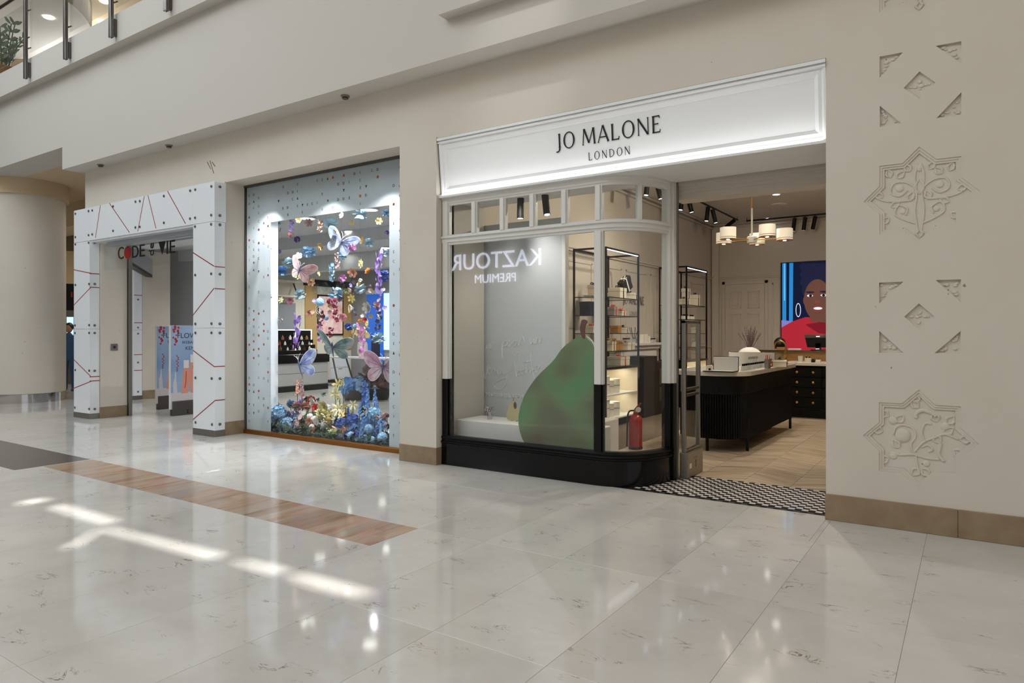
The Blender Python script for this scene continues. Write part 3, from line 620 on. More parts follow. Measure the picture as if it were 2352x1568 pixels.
# picture-frame moulding: stepped bars with mitred ends
def frame_bar(side, w0, w1, t0, t1):
    if side in 'TB':
        e = (zt, -1) if side == 'T' else (zb, 1); z0, z1 = e[0] + e[1] * w0, e[0] + e[1] * w1
        v = [(xa + w0, ysl(z0) - t0, z0), (xb_ - w0, ysl(z0) - t0, z0), (xb_ - w1, ysl(z1) - t1, z1), (xa + w1, ysl(z1) - t1, z1)]
        bk = [(p[0], ysl(p[2]) + .002, p[2]) for p in v]
    else:
        X0, X1 = (xa + w0, xa + w1) if side == 'L' else (xb_ - w0, xb_ - w1)
        v = [(X0, ysl(zb + w0) - t0, zb + w0), (X1, ysl(zb + w1) - t1, zb + w1), (X1, ysl(zt - w1) - t1, zt - w1), (X0, ysl(zt - w0) - t0, zt - w0)]
        bk = [(p[0], ysl(p[2]) + .002, p[2]) for p in v]
    return v + bk, [(0, 1, 2, 3), (7, 6, 5, 4), (0, 4, 5, 1), (1, 5, 6, 2), (2, 6, 7, 3), (3, 7, 4, 0)]
for sd in 'TBLR':
    mb = MB()
    for w0, w1, t0, t1 in ((0, .018, .040, .040), (.018, .034, .040, .026), (.034, .060, .026, .030), (.060, .088, .030, .008), (.088, .092, .008, .002)): mb.add(*frame_bar(sd, w0, w1, t0, t1))
    mb.build('moulding', 'sign_white', sign)
MB().box(xa - .01, xb_, 5.975, 6.20, 3.692, 3.718).box(xa - .01, xb_, 5.985, 6.2, 3.664, 3.675).build('cap_moulding', 'sign_white', sign)
MB().box(xa - .02, xb_, 6.02, 6.75, 3.050, 3.084).build('bottom_rail', 'sign_white', sign)
MB().box(xa + .02, xb_ - .01, 6.030, 6.040, 3.0845, 3.090).build('led_strip', 'led', sign)
light('AREA', 'fascia_strip_light', (-3.0, 6.004, 3.075), 3.6, (.97, .98, 1.0), target=(-3.0, 6.07, 3.5), shape='RECTANGLE', size=4.0, size_y=.03)
# flared serif capitals
def bar(mb, p, q, w, fl=1.45):
    p, q = Vector((p[0], p[1])), Vector((q[0], q[1])); d = (q - p); L = d.length; d /= L; n = Vector((-d.y, d.x)); k = .10 * (1 if L > .5 else .6)
    pts = [p + n * w * fl / 2, p + d * k * .5 + n * w * .58, p + d * k * 1.4 + n * w / 2, q - d * k * 1.4 + n * w / 2, q - d * k * .5 + n * w * .58, q + n * w * fl / 2,
           q - n * w * fl / 2, q - d * k * .5 - n * w * .58, q - d * k * 1.4 - n * w / 2, p + d * k * 1.4 - n * w / 2, p + d * k * .5 - n * w * .58, p - n * w * fl / 2]
    mb.prism([(a.x, a.y) for a in reversed(pts)], -.01, .01)
def ring(mb, cx, cy, rx, ry, t0, t1, a0=0, a1=2 * PI, n=40):
    """stroke of an oval, thin (t1) top and bottom and thick (t0) at the sides"""
    v = []; f = []; full = abs(a1 - a0 - 2 * PI) < 1e-6; k = n if full else n + 1
    for i in range(k):
        a = a0 + (a1 - a0) * i / n; th = t1 + (t0 - t1) * abs(math.cos(a)) ** 1.4
        for (r0, z) in ((0, -.01), (0, .01), (1, .01), (1, -.01)):
            ex = rx - r0 * th; ey = ry - r0 * (t1 + (t0 - t1) * .15); v.append((cx + ex * math.cos(a), cy + ey * math.sin(a), z))
    for i in range(n if full else n):
        for j in range(4): f.append((i * 4 + j, ((i + 1) % k) * 4 + j, ((i + 1) % k) * 4 + (j + 1) % 4, i * 4 + (j + 1) % 4))
    if not full: f += [(0, 1, 2, 3), ((k - 1) * 4 + 3, (k - 1) * 4 + 2, (k - 1) * 4 + 1, (k - 1) * 4)]
    mb.add(v, f)
def serif_letter(ch):
    m = MB(); T, t = .125, .065
    if ch == 'O': ring(m, .46, .5, .46, .53, .135, .06); return m, .92
    if ch == 'J': bar(m, (.30, 1), (.30, .10), T); ring(m, .095, .07, .268, .25, .125, .07, -PI * .62, 0.1, 12); return m, .42
    if ch == 'M': bar(m, (.03, 0), (.13, 1), t, 2.0); bar(m, (.14, 1), (.50, .12), T, 1.2); bar(m, (.50, .10), (.86, 1), t, 1.3); bar(m, (.87, 1), (.95, 0), T); return m, 1.0
    if ch == 'A': bar(m, (.02, 0), (.40, 1.02), t, 2.0); bar(m, (.40, 1.02), (.80, 0), T); bar(m, (.16, .32), (.62, .32), t, 1.0); return m, .82
    if ch == 'L': bar(m, (.10, 1), (.10, 0), T); bar(m, (.06, .035), (.58, .035), .07, 1.0); bar(m, (.555, .0), (.60, .20), .06, 1.0); return m, .62
    if ch == 'N': bar(m, (.08, 0), (.08, 1), t, 2.0); bar(m, (.06, 1.0), (.74, .02), T, 1.0); bar(m, (.76, 0), (.76, 1), t, 2.0); return m, .84
    if ch == 'E': bar(m, (.10, 1), (.10, 0), T); bar(m, (.06, .965), (.52, .965), .07, 1.0); bar(m, (.10, .52), (.45, .52), .06, 1.6); bar(m, (.06, .035), (.55, .035), .07, 1.0); bar(m, (.50, 1.0), (.54, .84), .055, 1.0); bar(m, (.525, 0), (.575, .18), .055, 1.0); return m, .60
    if ch == 'D': bar(m, (.10, 1), (.10, 0), T); ring(m, .24, .5, .60, .50, .13, .06, -PI / 2, PI / 2, 20); bar(m, (.06, .97), (.26, .97), .06, 1.0); bar(m, (.06, .03), (.26, .03), .06, 1.0); return m, .86
def lettering(word, par, x0, x1, z0, h, place, m='letter_black', gap=.20, space=.42, depth=.6):
    """letters spread from x0 to x1; place(u, z) gives the location of a letter's lower left corner"""
    tot = 0
    for c in word: tot += space if c == ' ' else serif_letter(c)[1] + gap
    tot -= gap; sx = (x1 - x0) / (tot * h); u = 0
    for c in word:
        if c == ' ': u += space; continue
        mb, w = serif_letter(c); mb.v = [(p[0] * h * sx, p[1] * h, p[2] * h * depth) for p in mb.v]
        o = mb.build('letter', m, par); place(o, x0 + u * h * sx, z0); u += w + gap
def on_sign(o, u, z): o.location = (u, ysl(z) - .008, z); o.rotation_euler = (PI / 2 + .09, 0, 0)
p0, p1 = onY(1278, 345, 6.06), onY(1518, 300, 6.06)
lettering('JO MALONE', sign, p0.x, p1.x, 3.378, .158, on_sign)
p0, p1 = onY(1351, 363, 6.06), onY(1446, 340, 6.06)
lettering('LONDON', sign, p0.x, p1.x, 3.222, .078, on_sign, gap=.40)
# soffit behind the fascia, stepped shutter housing
sof = struct('ceiling_entrance', MB().box(-5.03, -.972, 6.10, 6.80, 3.079, 3.12), 'ceiling_jo', 'pale soffit behind the fascia over the shop entrance')
hs = MB()
for k, (za, zb2) in enumerate(((3.02, 3.10), (2.985, 3.03), (2.945, 2.99), (2.885, 2.95))): hs.bevbox(-2.56, -.97, 6.80 + .018 * k, 7.14 - .018 * k, za, zb2, .003)
struct('trim_1', hs, 'wall_jo', 'stepped pale housing of the roller shutter across the entrance')
dl = onZ(1714.5, 383, 3.078)
e_ = thing('downlight', 'round recessed downlight in the soffit under the white fascia', 'downlight', dl)
MB().lathe([(.075, 0), (.075, -.006), (.058, -.008), (.052, 0)], n=24).build('ring', 'shop_white', e_, True); MB().lathe([(.0, -.002), (.05, -.002), (.05, -.004), (0, -.004)], n=20).build('lamp', 'lamp_face', e_)
light('SPOT', 'soffit_downlight', (dl.x, dl.y, dl.z - .02), 30, (1, .93, .82), target=(dl.x, dl.y + .05, 0), spot_size=1.9, spot_blend=.8, shadow_soft_size=.05)

# ================================================================== PERFUME SHOP ROOM
XL, YB, ZC = -5.45, 17.2, 4.25
wl = struct('wall_left', MB().box(XL - .2, XL, 6.9, YB, 0, ZC).box(-5.30, -5.055, 6.13, 6.90, 0, 3.15), 'wall_jo', 'pale panelled left wall of the perfume shop')
def frame2(par, axis, fixed, u0, u1, z0, z1, w=.035, t=.012, m='wall_jo', name='wall_panel', sgn=1):
    """rectangular raised moulding on a wall: four bars"""
    b = MB()
    for (a0, a1, c0, c1) in ((u0, u1, z0, z0 + w), (u0, u1, z1 - w, z1), (u0, u0 + w, z0, z1), (u1 - w, u1, z0, z1)):
        if axis == 'x': b.bevbox(min(fixed, fixed + sgn * t), max(fixed, fixed + sgn * t), a0, a1, c0, c1, .003)
        else: b.bevbox(a0, a1, min(fixed, fixed + sgn * t), max(fixed, fixed + sgn * t), c0, c1, .003)
    b.build(name, m, par)
for y0 in (7.2, 8.4, 9.6, 10.8, 12.0, 13.2, 14.4, 15.6): frame2(wl, 'x', XL, y0, y0 + 1.0, 1.25, 2.72); frame2(wl, 'x', XL, y0, y0 + 1.0, .2, 1.05)
for z, t in ((2.86, .03), (2.90, .05), (1.15, .025), (ZC - .12, .06), (ZC - .05, .10)): MB().bevbox(XL, XL + t, 6.95, YB, z, z + .04, .004).build('wall_rail', 'wall_jo', wl)
wb = struct('wall_back', MB().box(XL - .2, 3, YB, YB + .2, 0, ZC), 'wall_jo', 'pale panelled rear wall of the perfume shop')
for x0, x1 in ((-3.98, -3.2), (-3.1, -2.2), (-2.1, -1.1)): frame2(wb, 'y', YB, x0, x1, .2, 2.72, sgn=-1)
for z, t in ((2.86, .03), (2.90, .05), (ZC - .12, .06), (ZC - .05, .10)): MB().bevbox(XL, 3, YB - t, YB, z, z + .04, .004).build('wall_rail', 'wall_jo', wb)
MB().bevbox(-5.42, -5.25, YB - .07, YB, 0, ZC - .12, .004).build('pilaster', 'wall_jo', wb)
d1 = thing('door_2', 'pale six-panel door in the rear wall of the perfume shop', None, (0, 0, 0), kind='structure')
MB().bevbox(-5.10, -4.15, YB - .035, YB, 0, 2.72, .004).build('door_leaf', 'wall_jo', d1)
for x0, x1 in ((-4.99, -4.70), (-4.55, -4.26)):
    for z0, z1 in ((2.12, 2.55), (1.05, 2.00), (.2, .95)): frame2(d1, 'y', YB - .035, x0, x1, z0, z1, .03, .01, name='door_panel', sgn=-1); MB().bevbox(x0 + .07, x1 - .07, YB - .046, YB - .034, z0 + .07, z1 - .07, .008).build('door_panel', 'wall_jo', d1)
frame2(d1, 'y', YB, -5.18, -4.07, -.05, 2.80, .075, .03, name='architrave', sgn=-1)
struct('wall_shop_side', MB().box(2.0, 2.2, 7.1, YB, 0, ZC), 'wall_jo', 'pale side wall of the perfume shop')
struct('ceiling_perfume_shop', MB().box(XL - .2, 3, 7.12, YB + .2, ZC, ZC + .15).box(-5.45, -2.53, 6.14, 6.97, 3.15, 3.2).box(XL - .2, 3, 6.82, 7.12, 3.13, ZC + .15), 'ceiling_jo', 'pale ceiling of the perfume shop')
# window back panel with writing
bp = struct('backdrop_board', MB().bevbox(-5.40, -3.955, 6.95, 6.985, .0, 2.86, .003), 'panel_grey', None); tag(bp, 'tall pale grey backdrop with white handwriting behind the shop window', 'backdrop', kind='thing')
MB().bevbox(-3.955, -3.905, 6.93, 7.01, 0, 3.1, .004).build('panel_post', 'shop_white', bp)
def P5(x, y): p = onY(980 + x / 3.734, 720 + y / 3.734, 6.947); return (p.x, p.y, p.z)
writing = [[(492, 330), (503, 312), (512, 268), (514, 300), (530, 262), (536, 285), (540, 300), (556, 285), (572, 258), (560, 248), (548, 280), (560, 302), (594, 246)],
           [(640, 215), (655, 240), (648, 300), (652, 390), (645, 330), (648, 262), (672, 232), (690, 250), (668, 282), (650, 275)], [(668, 282), (700, 262), (712, 240), (698, 236), (690, 270), (712, 280), (745, 240)], [(780, 236), (752, 232), (742, 270), (762, 280), (782, 236), (784, 272), (800, 266), (815, 205), (825, 200), (836, 240), (830, 252)],
           [(885, 215), (890, 250), (905, 258), (918, 215), (920, 255), (932, 250)], [(930, 220), (938, 258), (952, 215), (960, 205), (968, 240), (975, 252), (990, 205)],
           [(490, 500), (500, 558), (525, 440)], [(525, 500), (545, 480), (540, 460), (525, 490), (530, 520), (560, 500), (580, 465), (586, 500), (602, 480)], [(600, 480), (612, 520), (640, 505), (650, 470), (662, 520), (690, 510), (718, 485), (688, 540), (680, 600), (640, 648), (590, 640), (578, 605), (620, 570), (690, 545)],
           [(770, 540), (790, 440), (800, 350), (780, 338), (752, 400), (760, 480), (770, 540), (790, 490), (808, 500), (798, 530), (780, 520)], [(800, 500), (825, 480), (835, 500), (822, 520), (810, 500), (850, 470)], [(865, 400), (850, 480), (856, 510), (880, 470)], [(830, 415), (900, 408)], [(905, 320), (888, 420), (890, 505), (915, 470)], [(890, 345), (905, 480), (935, 590)], [(915, 480), (950, 470), (960, 445), (942, 448), (935, 490), (950, 500), (976, 450)]]
wm = MB()
for st in writing: wm.tube(smooth_path([P5(*q) for q in st], 5), .0035, 5)
wm.build('handwriting', 'writing_white', bp, True)
CAP = 'Р БӨТЕЛКЕДЕ БІР АЛМҰРТ'; me = text_mesh(CAP, 1.0, .003, 'LEFT')
a, b = P5(495, 705), P5(955, 730); wd = max(v.co.x for v in me.vertices); sc_ = (b[0] - a[0]) / wd
for i_, ch_ in enumerate(CAP):
    if ch_ == ' ': continue
    m1 = text_mesh(CAP[:i_ + 1], 1.0, .003, 'LEFT'); m2 = text_mesh(ch_, 1.0, .003, 'LEFT'); m2.materials.append(M['writing_white'])
    inst('caption_letter', m2, bp, (a[0] + .005 + sc_ * (max(v.co.x for v in m1.vertices) - max(v.co.x for v in m2.vertices)), 6.947, b[2] - .005), FACE_MALL, (sc_, sc_ * 1.05, 1))
# podium, second podium
MB().bevbox(-5.00, -3.25, 6.28, 6.77, 0, .495, .006).build('podium', 'podium_white', None, label='long low white podium in the window under the small pear', cat='podium')
MB().bevbox(-4.12, -3.72, 7.55, 7.98, 0, .42, .006).build('podium', 'podium_white', None, label='small white podium behind the curved glass, boxes stacked on it', cat='podium')
# big pear board
def Pp(x, y): p = onY(980 + x / 3.734, 720 + y / 3.734, 6.20); return (p.x, p.z)
pear_px = [(1430, 300), (1418, 265), (1400, 235), (1375, 208), (1345, 195), (1310, 196), (1280, 207), (1245, 230), (1190, 270), (1150, 312), (1100, 385), (1060, 430), (990, 495), (930, 560), (880, 630), (838, 700), (805, 790), (788, 870), (786, 940), (798, 1010), (820, 1075), (850, 1125), (900, 1180), (1100, 1215), (1430, 1230)]
pp = [Pp(*q) for q in pear_px]; pp = [(min(x, -3.10), z) for x, z in pp]
random.seed(3)
pm_ = bpy.data.materials.new('pear_print'); pm_.use_nodes = True; M['pear_print'] = pm_
nt = pm_.node_tree; bs = nt.nodes['Principled BSDF']; tc = nt.nodes.new('ShaderNodeTexCoord'); n1 = nt.nodes.new('ShaderNodeTexNoise'); n1.inputs['Scale'].default_value = 2.5; n1.inputs['Detail'].default_value = 0.5
cr = nt.nodes.new('ShaderNodeValToRGB'); el = cr.color_ramp.elements; el[0].position = .25; el[0].color = srgb(108, 98, 80); el[1].position = .78; el[1].color = srgb(86, 150, 106)
for ps, c in ((.42, (110, 120, 88)), (.52, (114, 136, 96)), (.62, (100, 144, 100))): k = el.new(ps); k.color = srgb(*c)
nt.links.new(tc.outputs['Object'], n1.inputs['Vector']); nt.links.new(n1.outputs[0], cr.inputs[0]); nt.links.new(cr.outputs[0], bs.inputs['Base Color']); bs.inputs['Roughness'].default_value = .45
pear = thing('pear_board', 'huge green printed pear cut-out standing behind the bay window', 'display board')
MB().prism(list(reversed(pp)), 6.20, 6.222, 'y').build('pear', ['pear_print'], pear)
MB().prism(list(reversed([(x + .008, z + .006) for x, z in pp])), 6.2225, 6.235, 'y').build('board_edge', 'shop_white', pear)
st = [Pp(*q) for q in [(1335, 205), (1325, 180), (1318, 140), (1320, 100), (1326, 70), (1335, 52), (1355, 50), (1372, 58), (1376, 70), (1362, 95), (1355, 130), (1354, 175), (1360, 212), (1348, 216)]]
mat('pear_stem', (110, 62, 46), .6, noise=((20, 20, 6), .6, (78, 44, 34)))
MB().prism(list(reversed(st)), 6.192, 6.215, 'y').build('stem', 'pear_stem', pear)
sp = thing('small_pear_board', 'small gold pear cut-out with silver leaf on the white podium', 'display board', (-4.36, 6.52, .495))
prof = [(0, .0), (.045, .002), (.075, .02), (.088, .055), (.085, .09), (.070, .125), (.050, .165), (.034, .20), (.022, .222), (0, .230)]
mat('pear_gold', (196, 180, 140), .4)
MB().prism([(x, z) for x, z in prof] + [(-x, z) for x, z in reversed(prof[1:-1])], -.012, .012, 'y').build('pear', 'pear_gold', sp)
MB().tube([(0, 0, .225), (.004, 0, .25), (-.004, 0, .275)], .005, 6).build('stem', 'wood_gold', sp); MB().ball((.035, -.014, .185), .034, 12, 7, (.62, .2, 1.25)).build('leaf', 'steel_dark', sp, True)
MB().box(-.05, -.03, -.03, .03, 0, .012).build('foot', 'shop_white', sp); MB().box(.03, .05, -.03, .03, 0, .012).build('foot', 'shop_white', sp)
bt = thing('ribboned_bottle', 'small silver bottle tied with curling ribbons on the white podium', 'bottle', (-4.68, 6.50, .495))
MB().lathe([(.0, 0), (.026, 0), (.030, .012), (.032, .07), (.026, .092), (.014, .10), (.014, .115), (0, .115)], n=14).build('glass_body', 'chrome', bt, True)
MB().bevbox(-.013, .013, -.013, .013, .112, .140, .003).build('stopper', 'amber', bt)
for k in range(6):
    a = k * PI / 3 + .3; rb = [(0, 0, .11), (.035 * math.cos(a), .02 * math.sin(a), .145), (.062 * math.cos(a), .03 * math.sin(a), .135 - .012 * (k % 3)), (.058 * math.cos(a), .02 * math.sin(a), .095), (.044 * math.cos(a), .02 * math.sin(a), .075)]
    MB().tube(smooth_path(rb, 4), .007, 6).build('ribbon_loop', 'chrome', bt, True)
# fire extinguisher on the floor behind the curved glass
ex = thing('fire_extinguisher', 'red fire extinguisher with black hose standing behind the curved glass', 'extinguisher', (-3.62, 8.28, 0))
MB().lathe([(.0, 0), (.080, 0), (.086, .012), (.086, .37), (.080, .405), (.060, .432), (.034, .448), (.030, .475), (0, .475)], n=28).build('cylinder', 'ext_red', ex, True)
MB().lathe([(.0, .47), (.026, .47), (.026, .505), (.020, .515), (0, .515)], n=14).build('valve', 'brass', ex, True)
MB().cbox((.03, 0, .555), (.12, .022, .020), ry=-.85).build('lever', 'ext_red', ex); MB().cbox((.03, 0, .520), (.09, .022, .016), ry=-.25).build('carry_handle', 'ext_red', ex)
MB().lathe([(.026, -.006), (.034, -.006), (.034, .006), (.026, .006)], (.05, -.03, .515), 18, Matrix.Rotation(PI / 2, 3, 'X')).build('gauge', 'shop_white', ex)
MB().tube(smooth_path([(-.02, -.02, .50), (-.07, -.03, .49), (-.098, -.03, .43), (-.104, -.03, .30), (-.108, -.03, .10), (-.11, -.03, .03)], 5), [.011] * 24 + [.015, .016], 8).build('hose', 'hose_black', ex, True)
MB().lathe([(.088, 0), (.092, .006), (.092, .03), (.087, .032)], n=24).build('foot_ring', 'hose_black', ex, True)

# security gate by the bay's end post
def gate(loc, rz, label, poster=None, L=.48, Hh=1.64):
    g_ = thing('security_gate', label, 'security gate', loc, rz, group='anti-theft gates')
    MB().bevbox(0, L, -.045, .045, 0, .27, .006).build('base', 'steel' if not poster else 'steel_dark', g_)
    if poster: return g_
    b = MB().bevbox(.0, .035, -.022, .022, .27, Hh, .004).bevbox(L - .04, L - .005, -.022, .022, .27, Hh, .004).bevbox(0, L - .005, -.022, .022, Hh - .035, Hh, .004)
    b.build('frame', 'steel', g_)
    for z in (.27, .845, .905): MB().bevbox(.03, L - .035, -.018, .018, z, z + .028, .003).build('cross_bar', 'steel', g_)
    MB().box(.035, L - .04, -.004, .004, .295, Hh - .035).build('gate_pane', 'glass', g_)
    MB().box(.05, .12, -.0465, -.045, .10, .15).build('sticker', 'label_cream', g_); MB().box(.20, .30, -.0462, -.045, .195, .20).box(.25, .262, -.0462, -.045, .09, .17).box(.243, .269, -.0462, -.045, .10, .11).box(.243, .269, -.0462, -.045, .145, .155).build('mark', 'letter_black', g_)
    return g_
gate((-2.46, 6.84, 0), PI / 2, 'grey steel security gate with clear panel beside the bay end post')

# ------------------------------------------------------------------ shelving units along the left wall
SH_Z = (2.09, 1.795, 1.507, 1.22)
def shelf_unit(y0, label):
    u = thing('shelving_unit', label, 'shelving unit', (-5.045, y0 + .63, 0), 0, 'black steel shelving units'); hx, hy, H_ = .285, .63, 2.87
    for sx in (-1, 1):
        for sy in (-1, 1): MB().bevbox(sx * hx - .015, sx * hx + .015, sy * hy - .015, sy * hy + .015, .966, H_, .003).build('post', 'black_satin', u)
    for sy in (-1, 1): MB().bevbox(-hx, hx, sy * hy - .014, sy * hy + .014, H_ - .03, H_, .003).build('top_rail', 'black_satin', u)
    for sx in (-1, 1): MB().bevbox(sx * hx - .014, sx * hx + .014, -hy, hy, H_ - .03, H_, .003).build('top_rail', 'black_satin', u)
    MB().box(hx - .010, hx + .006, -hy + .02, hy - .02, H_ - .040, H_ - .0305).build('led_strip', 'led_soft', u)
    for z in SH_Z:
        s = MB().bevbox(-hx + .016, hx - .016, -hy + .016, hy - .016, z - .008, z, .002).build('shelf', 'glass', u)
        MB().bevbox(hx - .016, hx + .004, -hy, hy, z - .012, z, .002).bevbox(-hx, hx, -hy - .002, -hy + .014, z - .012, z, .002).bevbox(-hx, hx, hy - .014, hy + .002, z - .012, z, .002).build('shelf_edge', 'black_satin', s)
    # lower cabinet with lit cream niches
    MB().bevbox(-hx - .01, hx + .02, -hy - .03, hy + .03, .93, .966, .003).build('cabinet_top', 'black_gloss', u)
    MB().box(-hx, -hx + .02, -hy, hy, .08, .93).box(-hx, hx, -hy - .02, -hy + .03, .08, .93).box(-hx, hx, hy - .03, hy + .02, .08, .93).box(-hx, hx, -hy, hy, .08, .12).box(-hx + .05, hx - .06, -hy + .05, hy - .05, 0, .08).build('cabinet_frame', 'black_satin', u)
    MB().box(-hx + .02, -hx + .03, -hy + .03, hy - .03, .12, .93).box(-hx + .03, hx, -hy + .03, -hy + .04, .12, .93).box(-hx + .03, hx, hy - .04, hy - .03, .12, .93).box(-hx + .03, hx, -hy + .03, hy - .03, .92, .93).build('niche_lining', 'cream_shop', u)
    for z in (.12, .50): MB().box(-hx + .03, hx - .004, -hy + .035, hy - .035, z, z + .02).build('niche_shelf', 'shop_white', u)
    return u
U1 = shelf_unit(9.74, 'black steel shelving unit nearest the bay window'); U2 = shelf_unit(13.41, 'black steel shelving unit next to the rear wall door')
for i, yy in enumerate((10.35, 14.0)):
    for z in (.90, .49): light('AREA', 'niche_light', (-5.02, yy, z), 3.0, (1, .9, .72), target=(-5.1, yy, 0), shape='RECTANGLE', size=1.1, size_y=.2)
# round white hat boxes in the niches
hat_body = MB().lathe([(0, 0), (.1, 0), (.1, .165), (0, .165)], n=24).mesh('box_body', 'jar_white', True); hat_lid = MB().lathe([(0, .17), (.103, .17), (.103, .30), (.098, .305), (0, .305)], n=24).mesh('box_lid', 'jar_white', True)
hat_band = MB().lathe([(.0985, .163), (.1035, .163), (.1035, .171), (.0985, .171)], n=24).mesh('box_band', 'ribbon_black')
for z, lv in ((.52, 'upper'), (.14, 'lower')):
    for k, (yy, s, nm) in enumerate(((9.98, 1.05, 'large'), (10.21, .78, 'middle'), (10.42, .82, 'far'))):
        o = thing('hat_box', f'{nm} round cream box with black band on the {lv} lit niche shelf', 'box', (-4.93, yy, z), 0, 'round cream boxes in the cabinet niche')
        for nm2, me in (('box_body', hat_body), ('box_lid', hat_lid), ('box_band', hat_band)): inst(nm2, me, o, scale=(s, s, s * .92))
for z in (.52, .14):
    for k, yy in enumerate((13.75, 14.0)):
        o = thing('hat_box', f'{["near", "far"][k]} round cream box, {"upper" if z > .3 else "lower"} niche of the rear shelving unit', 'box', (-4.93, yy, z), 0, 'round cream boxes in the rear cabinet')
        for nm2, me in (('box_body', hat_body), ('box_lid', hat_lid), ('box_band', hat_band)): inst(nm2, me, o, scale=(.9, .9, .9))

# gift boxes
def gift(loc, sz, label, body='box_cream', rib='ribbon_black', rz=0.0, ry=0.0, bow=True, band=True):
    o = thing('gift_box', label, 'gift box', loc, rz, 'gift boxes on the shelves'); o.rotation_euler = (0, ry, rz); w, d, h = sz
    MB().bevbox(-w / 2, w / 2, -d / 2, d / 2, 0, h * .68, .003).build('box_body', body, o); MB().bevbox(-w / 2 - .004, w / 2 + .004, -d / 2 - .004, d / 2 + .004, h * .66, h, .003).build('box_lid', body, o)
    if band: MB().bevbox(-w / 2 - .003, w / 2 + .003, -d / 2 - .003, d / 2 + .003, h * .655, h * .68, .001).build('box_band', 'ribbon_black', o)
    if rib:
        MB().box(-w / 2 - .006, w / 2 + .006, -.014, .014, -.0, h + .006).build('ribbon', rib, o)
        if bow:
            b = MB()
            for s in (-1, 1): b.tube(smooth_path([(0, 0, h + .008), (.02, s * .03, h + .035), (.0, s * .06, h + .03), (-.01, s * .04, h + .012), (0, 0, h + .008)], 4), .008, 6); b.tube([(0, 0, h + .008), (.03, s * .04, h + .006), (.05, s * .055, h - .02)], .006, 6)
            b.build('bow', rib, o, True)
    return o
def shelf_at(px, X, z): p = onX(px, 766, X); return (X, p.y, z)
gift(shelf_at(1418, -4.95, 2.09), (.22, .26, .18), 'tall cream box with black ribbon left of the tilted black box on the top shelf')
gift(shelf_at(1405, -5.05, 2.09), (.2, .16, .10), 'low cream box at the near end of the top shelf', rib=None)
gift(shelf_at(1446, -4.92, 2.09), (.24, .30, .11), 'flat cream box with crossed black ribbon under the tilted black box', rz=.2)
gift(shelf_at(1440, -4.90, 2.235), (.10, .25, .24), 'black box with a white bow, standing tilted on the top shelf', 'box_black', 'ribbon_white', rz=.0).rotation_euler = (.62, .12, -.15)
gift(shelf_at(1358, -5.20, 2.09), (.2, .2, .05), 'flat cream tray box at the back corner of the top shelf', rib=None); gift(shelf_at(1361, -5.20, 2.145), (.12, .12, .16), 'small cream box with black ribbon on the flat tray box')
gift(shelf_at(1350, -5.22, 1.795), (.2, .2, .23), 'navy box with a wide white stripe on the second shelf', 'navy', None, band=False)
gift(shelf_at(1408, -4.98, 1.795), (.12, .16, .15), 'clear box of red sweets on the second shelf', 'bottle_clear', 'ribbon_red'); gift(shelf_at(1425, -4.95, 1.795), (.14, .15, .09), 'small cream box with orange ribbon on the second shelf', rib='ribbon_red')
gift(shelf_at(1414, -5.0, 1.507), (.15, .14, .13), 'brown kraft box on the third shelf', 'kraft', None); gift(shelf_at(1430, -4.97, 1.507), (.15, .16, .10), 'cream box with slanting black ribbon on the third shelf', rz=.3)
gift(shelf_at(1358, -5.2, 1.507), (.16, .16, .12), 'cream box with orange tag at the back of the third shelf', rib='ribbon_red')
gift(shelf_at(1412, -5.02, 1.22), (.18, .22, .16), 'brown kraft box on the fourth shelf beside the wide cream box', 'kraft', 'kraft'); gift(shelf_at(1436, -4.95, 1.22), (.24, .30, .13), 'wide cream box with orange ribbon on the fourth shelf', rib='kraft')
gift(shelf_at(1398, -5.0, 1.22), (.2, .16, .16), 'stacked cream boxes at the near end of the fourth shelf', rib='kraft')
gift(shelf_at(1420, -4.95, .966), (.26, .36, .15), 'cream box with bright red bow on the black cabinet top', rib='ribbon_red')
gift(shelf_at(1570, -4.95, 2.09), (.2, .26, .13), 'flat cream box with black ribbon on the rear unit top shelf'); gift(shelf_at(1575, -5.05, 2.225), (.14, .13, .24), 'upright cream box with black ribbon on the rear unit top shelf'); gift(shelf_at(1596, -4.95, 2.09), (.16, .18, .25), 'cream box with black bow at the far end of the rear unit')
for k, pxx in enumerate((1597, 1598, 1596)): gift(shelf_at(pxx, -4.9, (1.507, 1.22, .966)[k]), (.14, .14, (.13, .17, .16)[k]), ['small cream box on the third shelf of the rear unit', 'cream box with black foot on the fourth shelf of the rear unit', 'white box with black lid on the rear unit cabinet top'][k], rib=None)
# bottles and jars
def bottle(loc, h, r, body, cap, label, group=None, square=False, cap_h=.25, tag_=True, name='bottle'):
    o = thing(name, label, 'bottle', loc, 0, group)
    if square: MB().bevbox(-r, r, -r, r, 0, h * (1 - cap_h) - .004, .004).build('glass_body', body, o); MB().lathe([(r * .5, h * (1 - cap_h) - .004), (r * .5, h * (1 - cap_h)), (r * .62, h * (1 - cap_h)), (r * .62, h), (0, h)], n=12).build('cap', cap, o, True)
    else: MB().lathe([(0, 0), (r, 0), (r, h * .6), (r * .8, h * .7), (r * .42, h * .76), (r * .42, h * (1 - cap_h)), (0, h * (1 - cap_h))], n=14).build('glass_body', body, o, True); MB().lathe([(0, h * (1 - cap_h)), (r * .55, h * (1 - cap_h)), (r * .55, h), (0, h)], n=12).build('cap', cap, o, True)
    if tag_: MB().box(-r * .6, r * .6, -r - .003, -r + .001, h * .15, h * .45).build('label', 'label_cream', o)
    return o
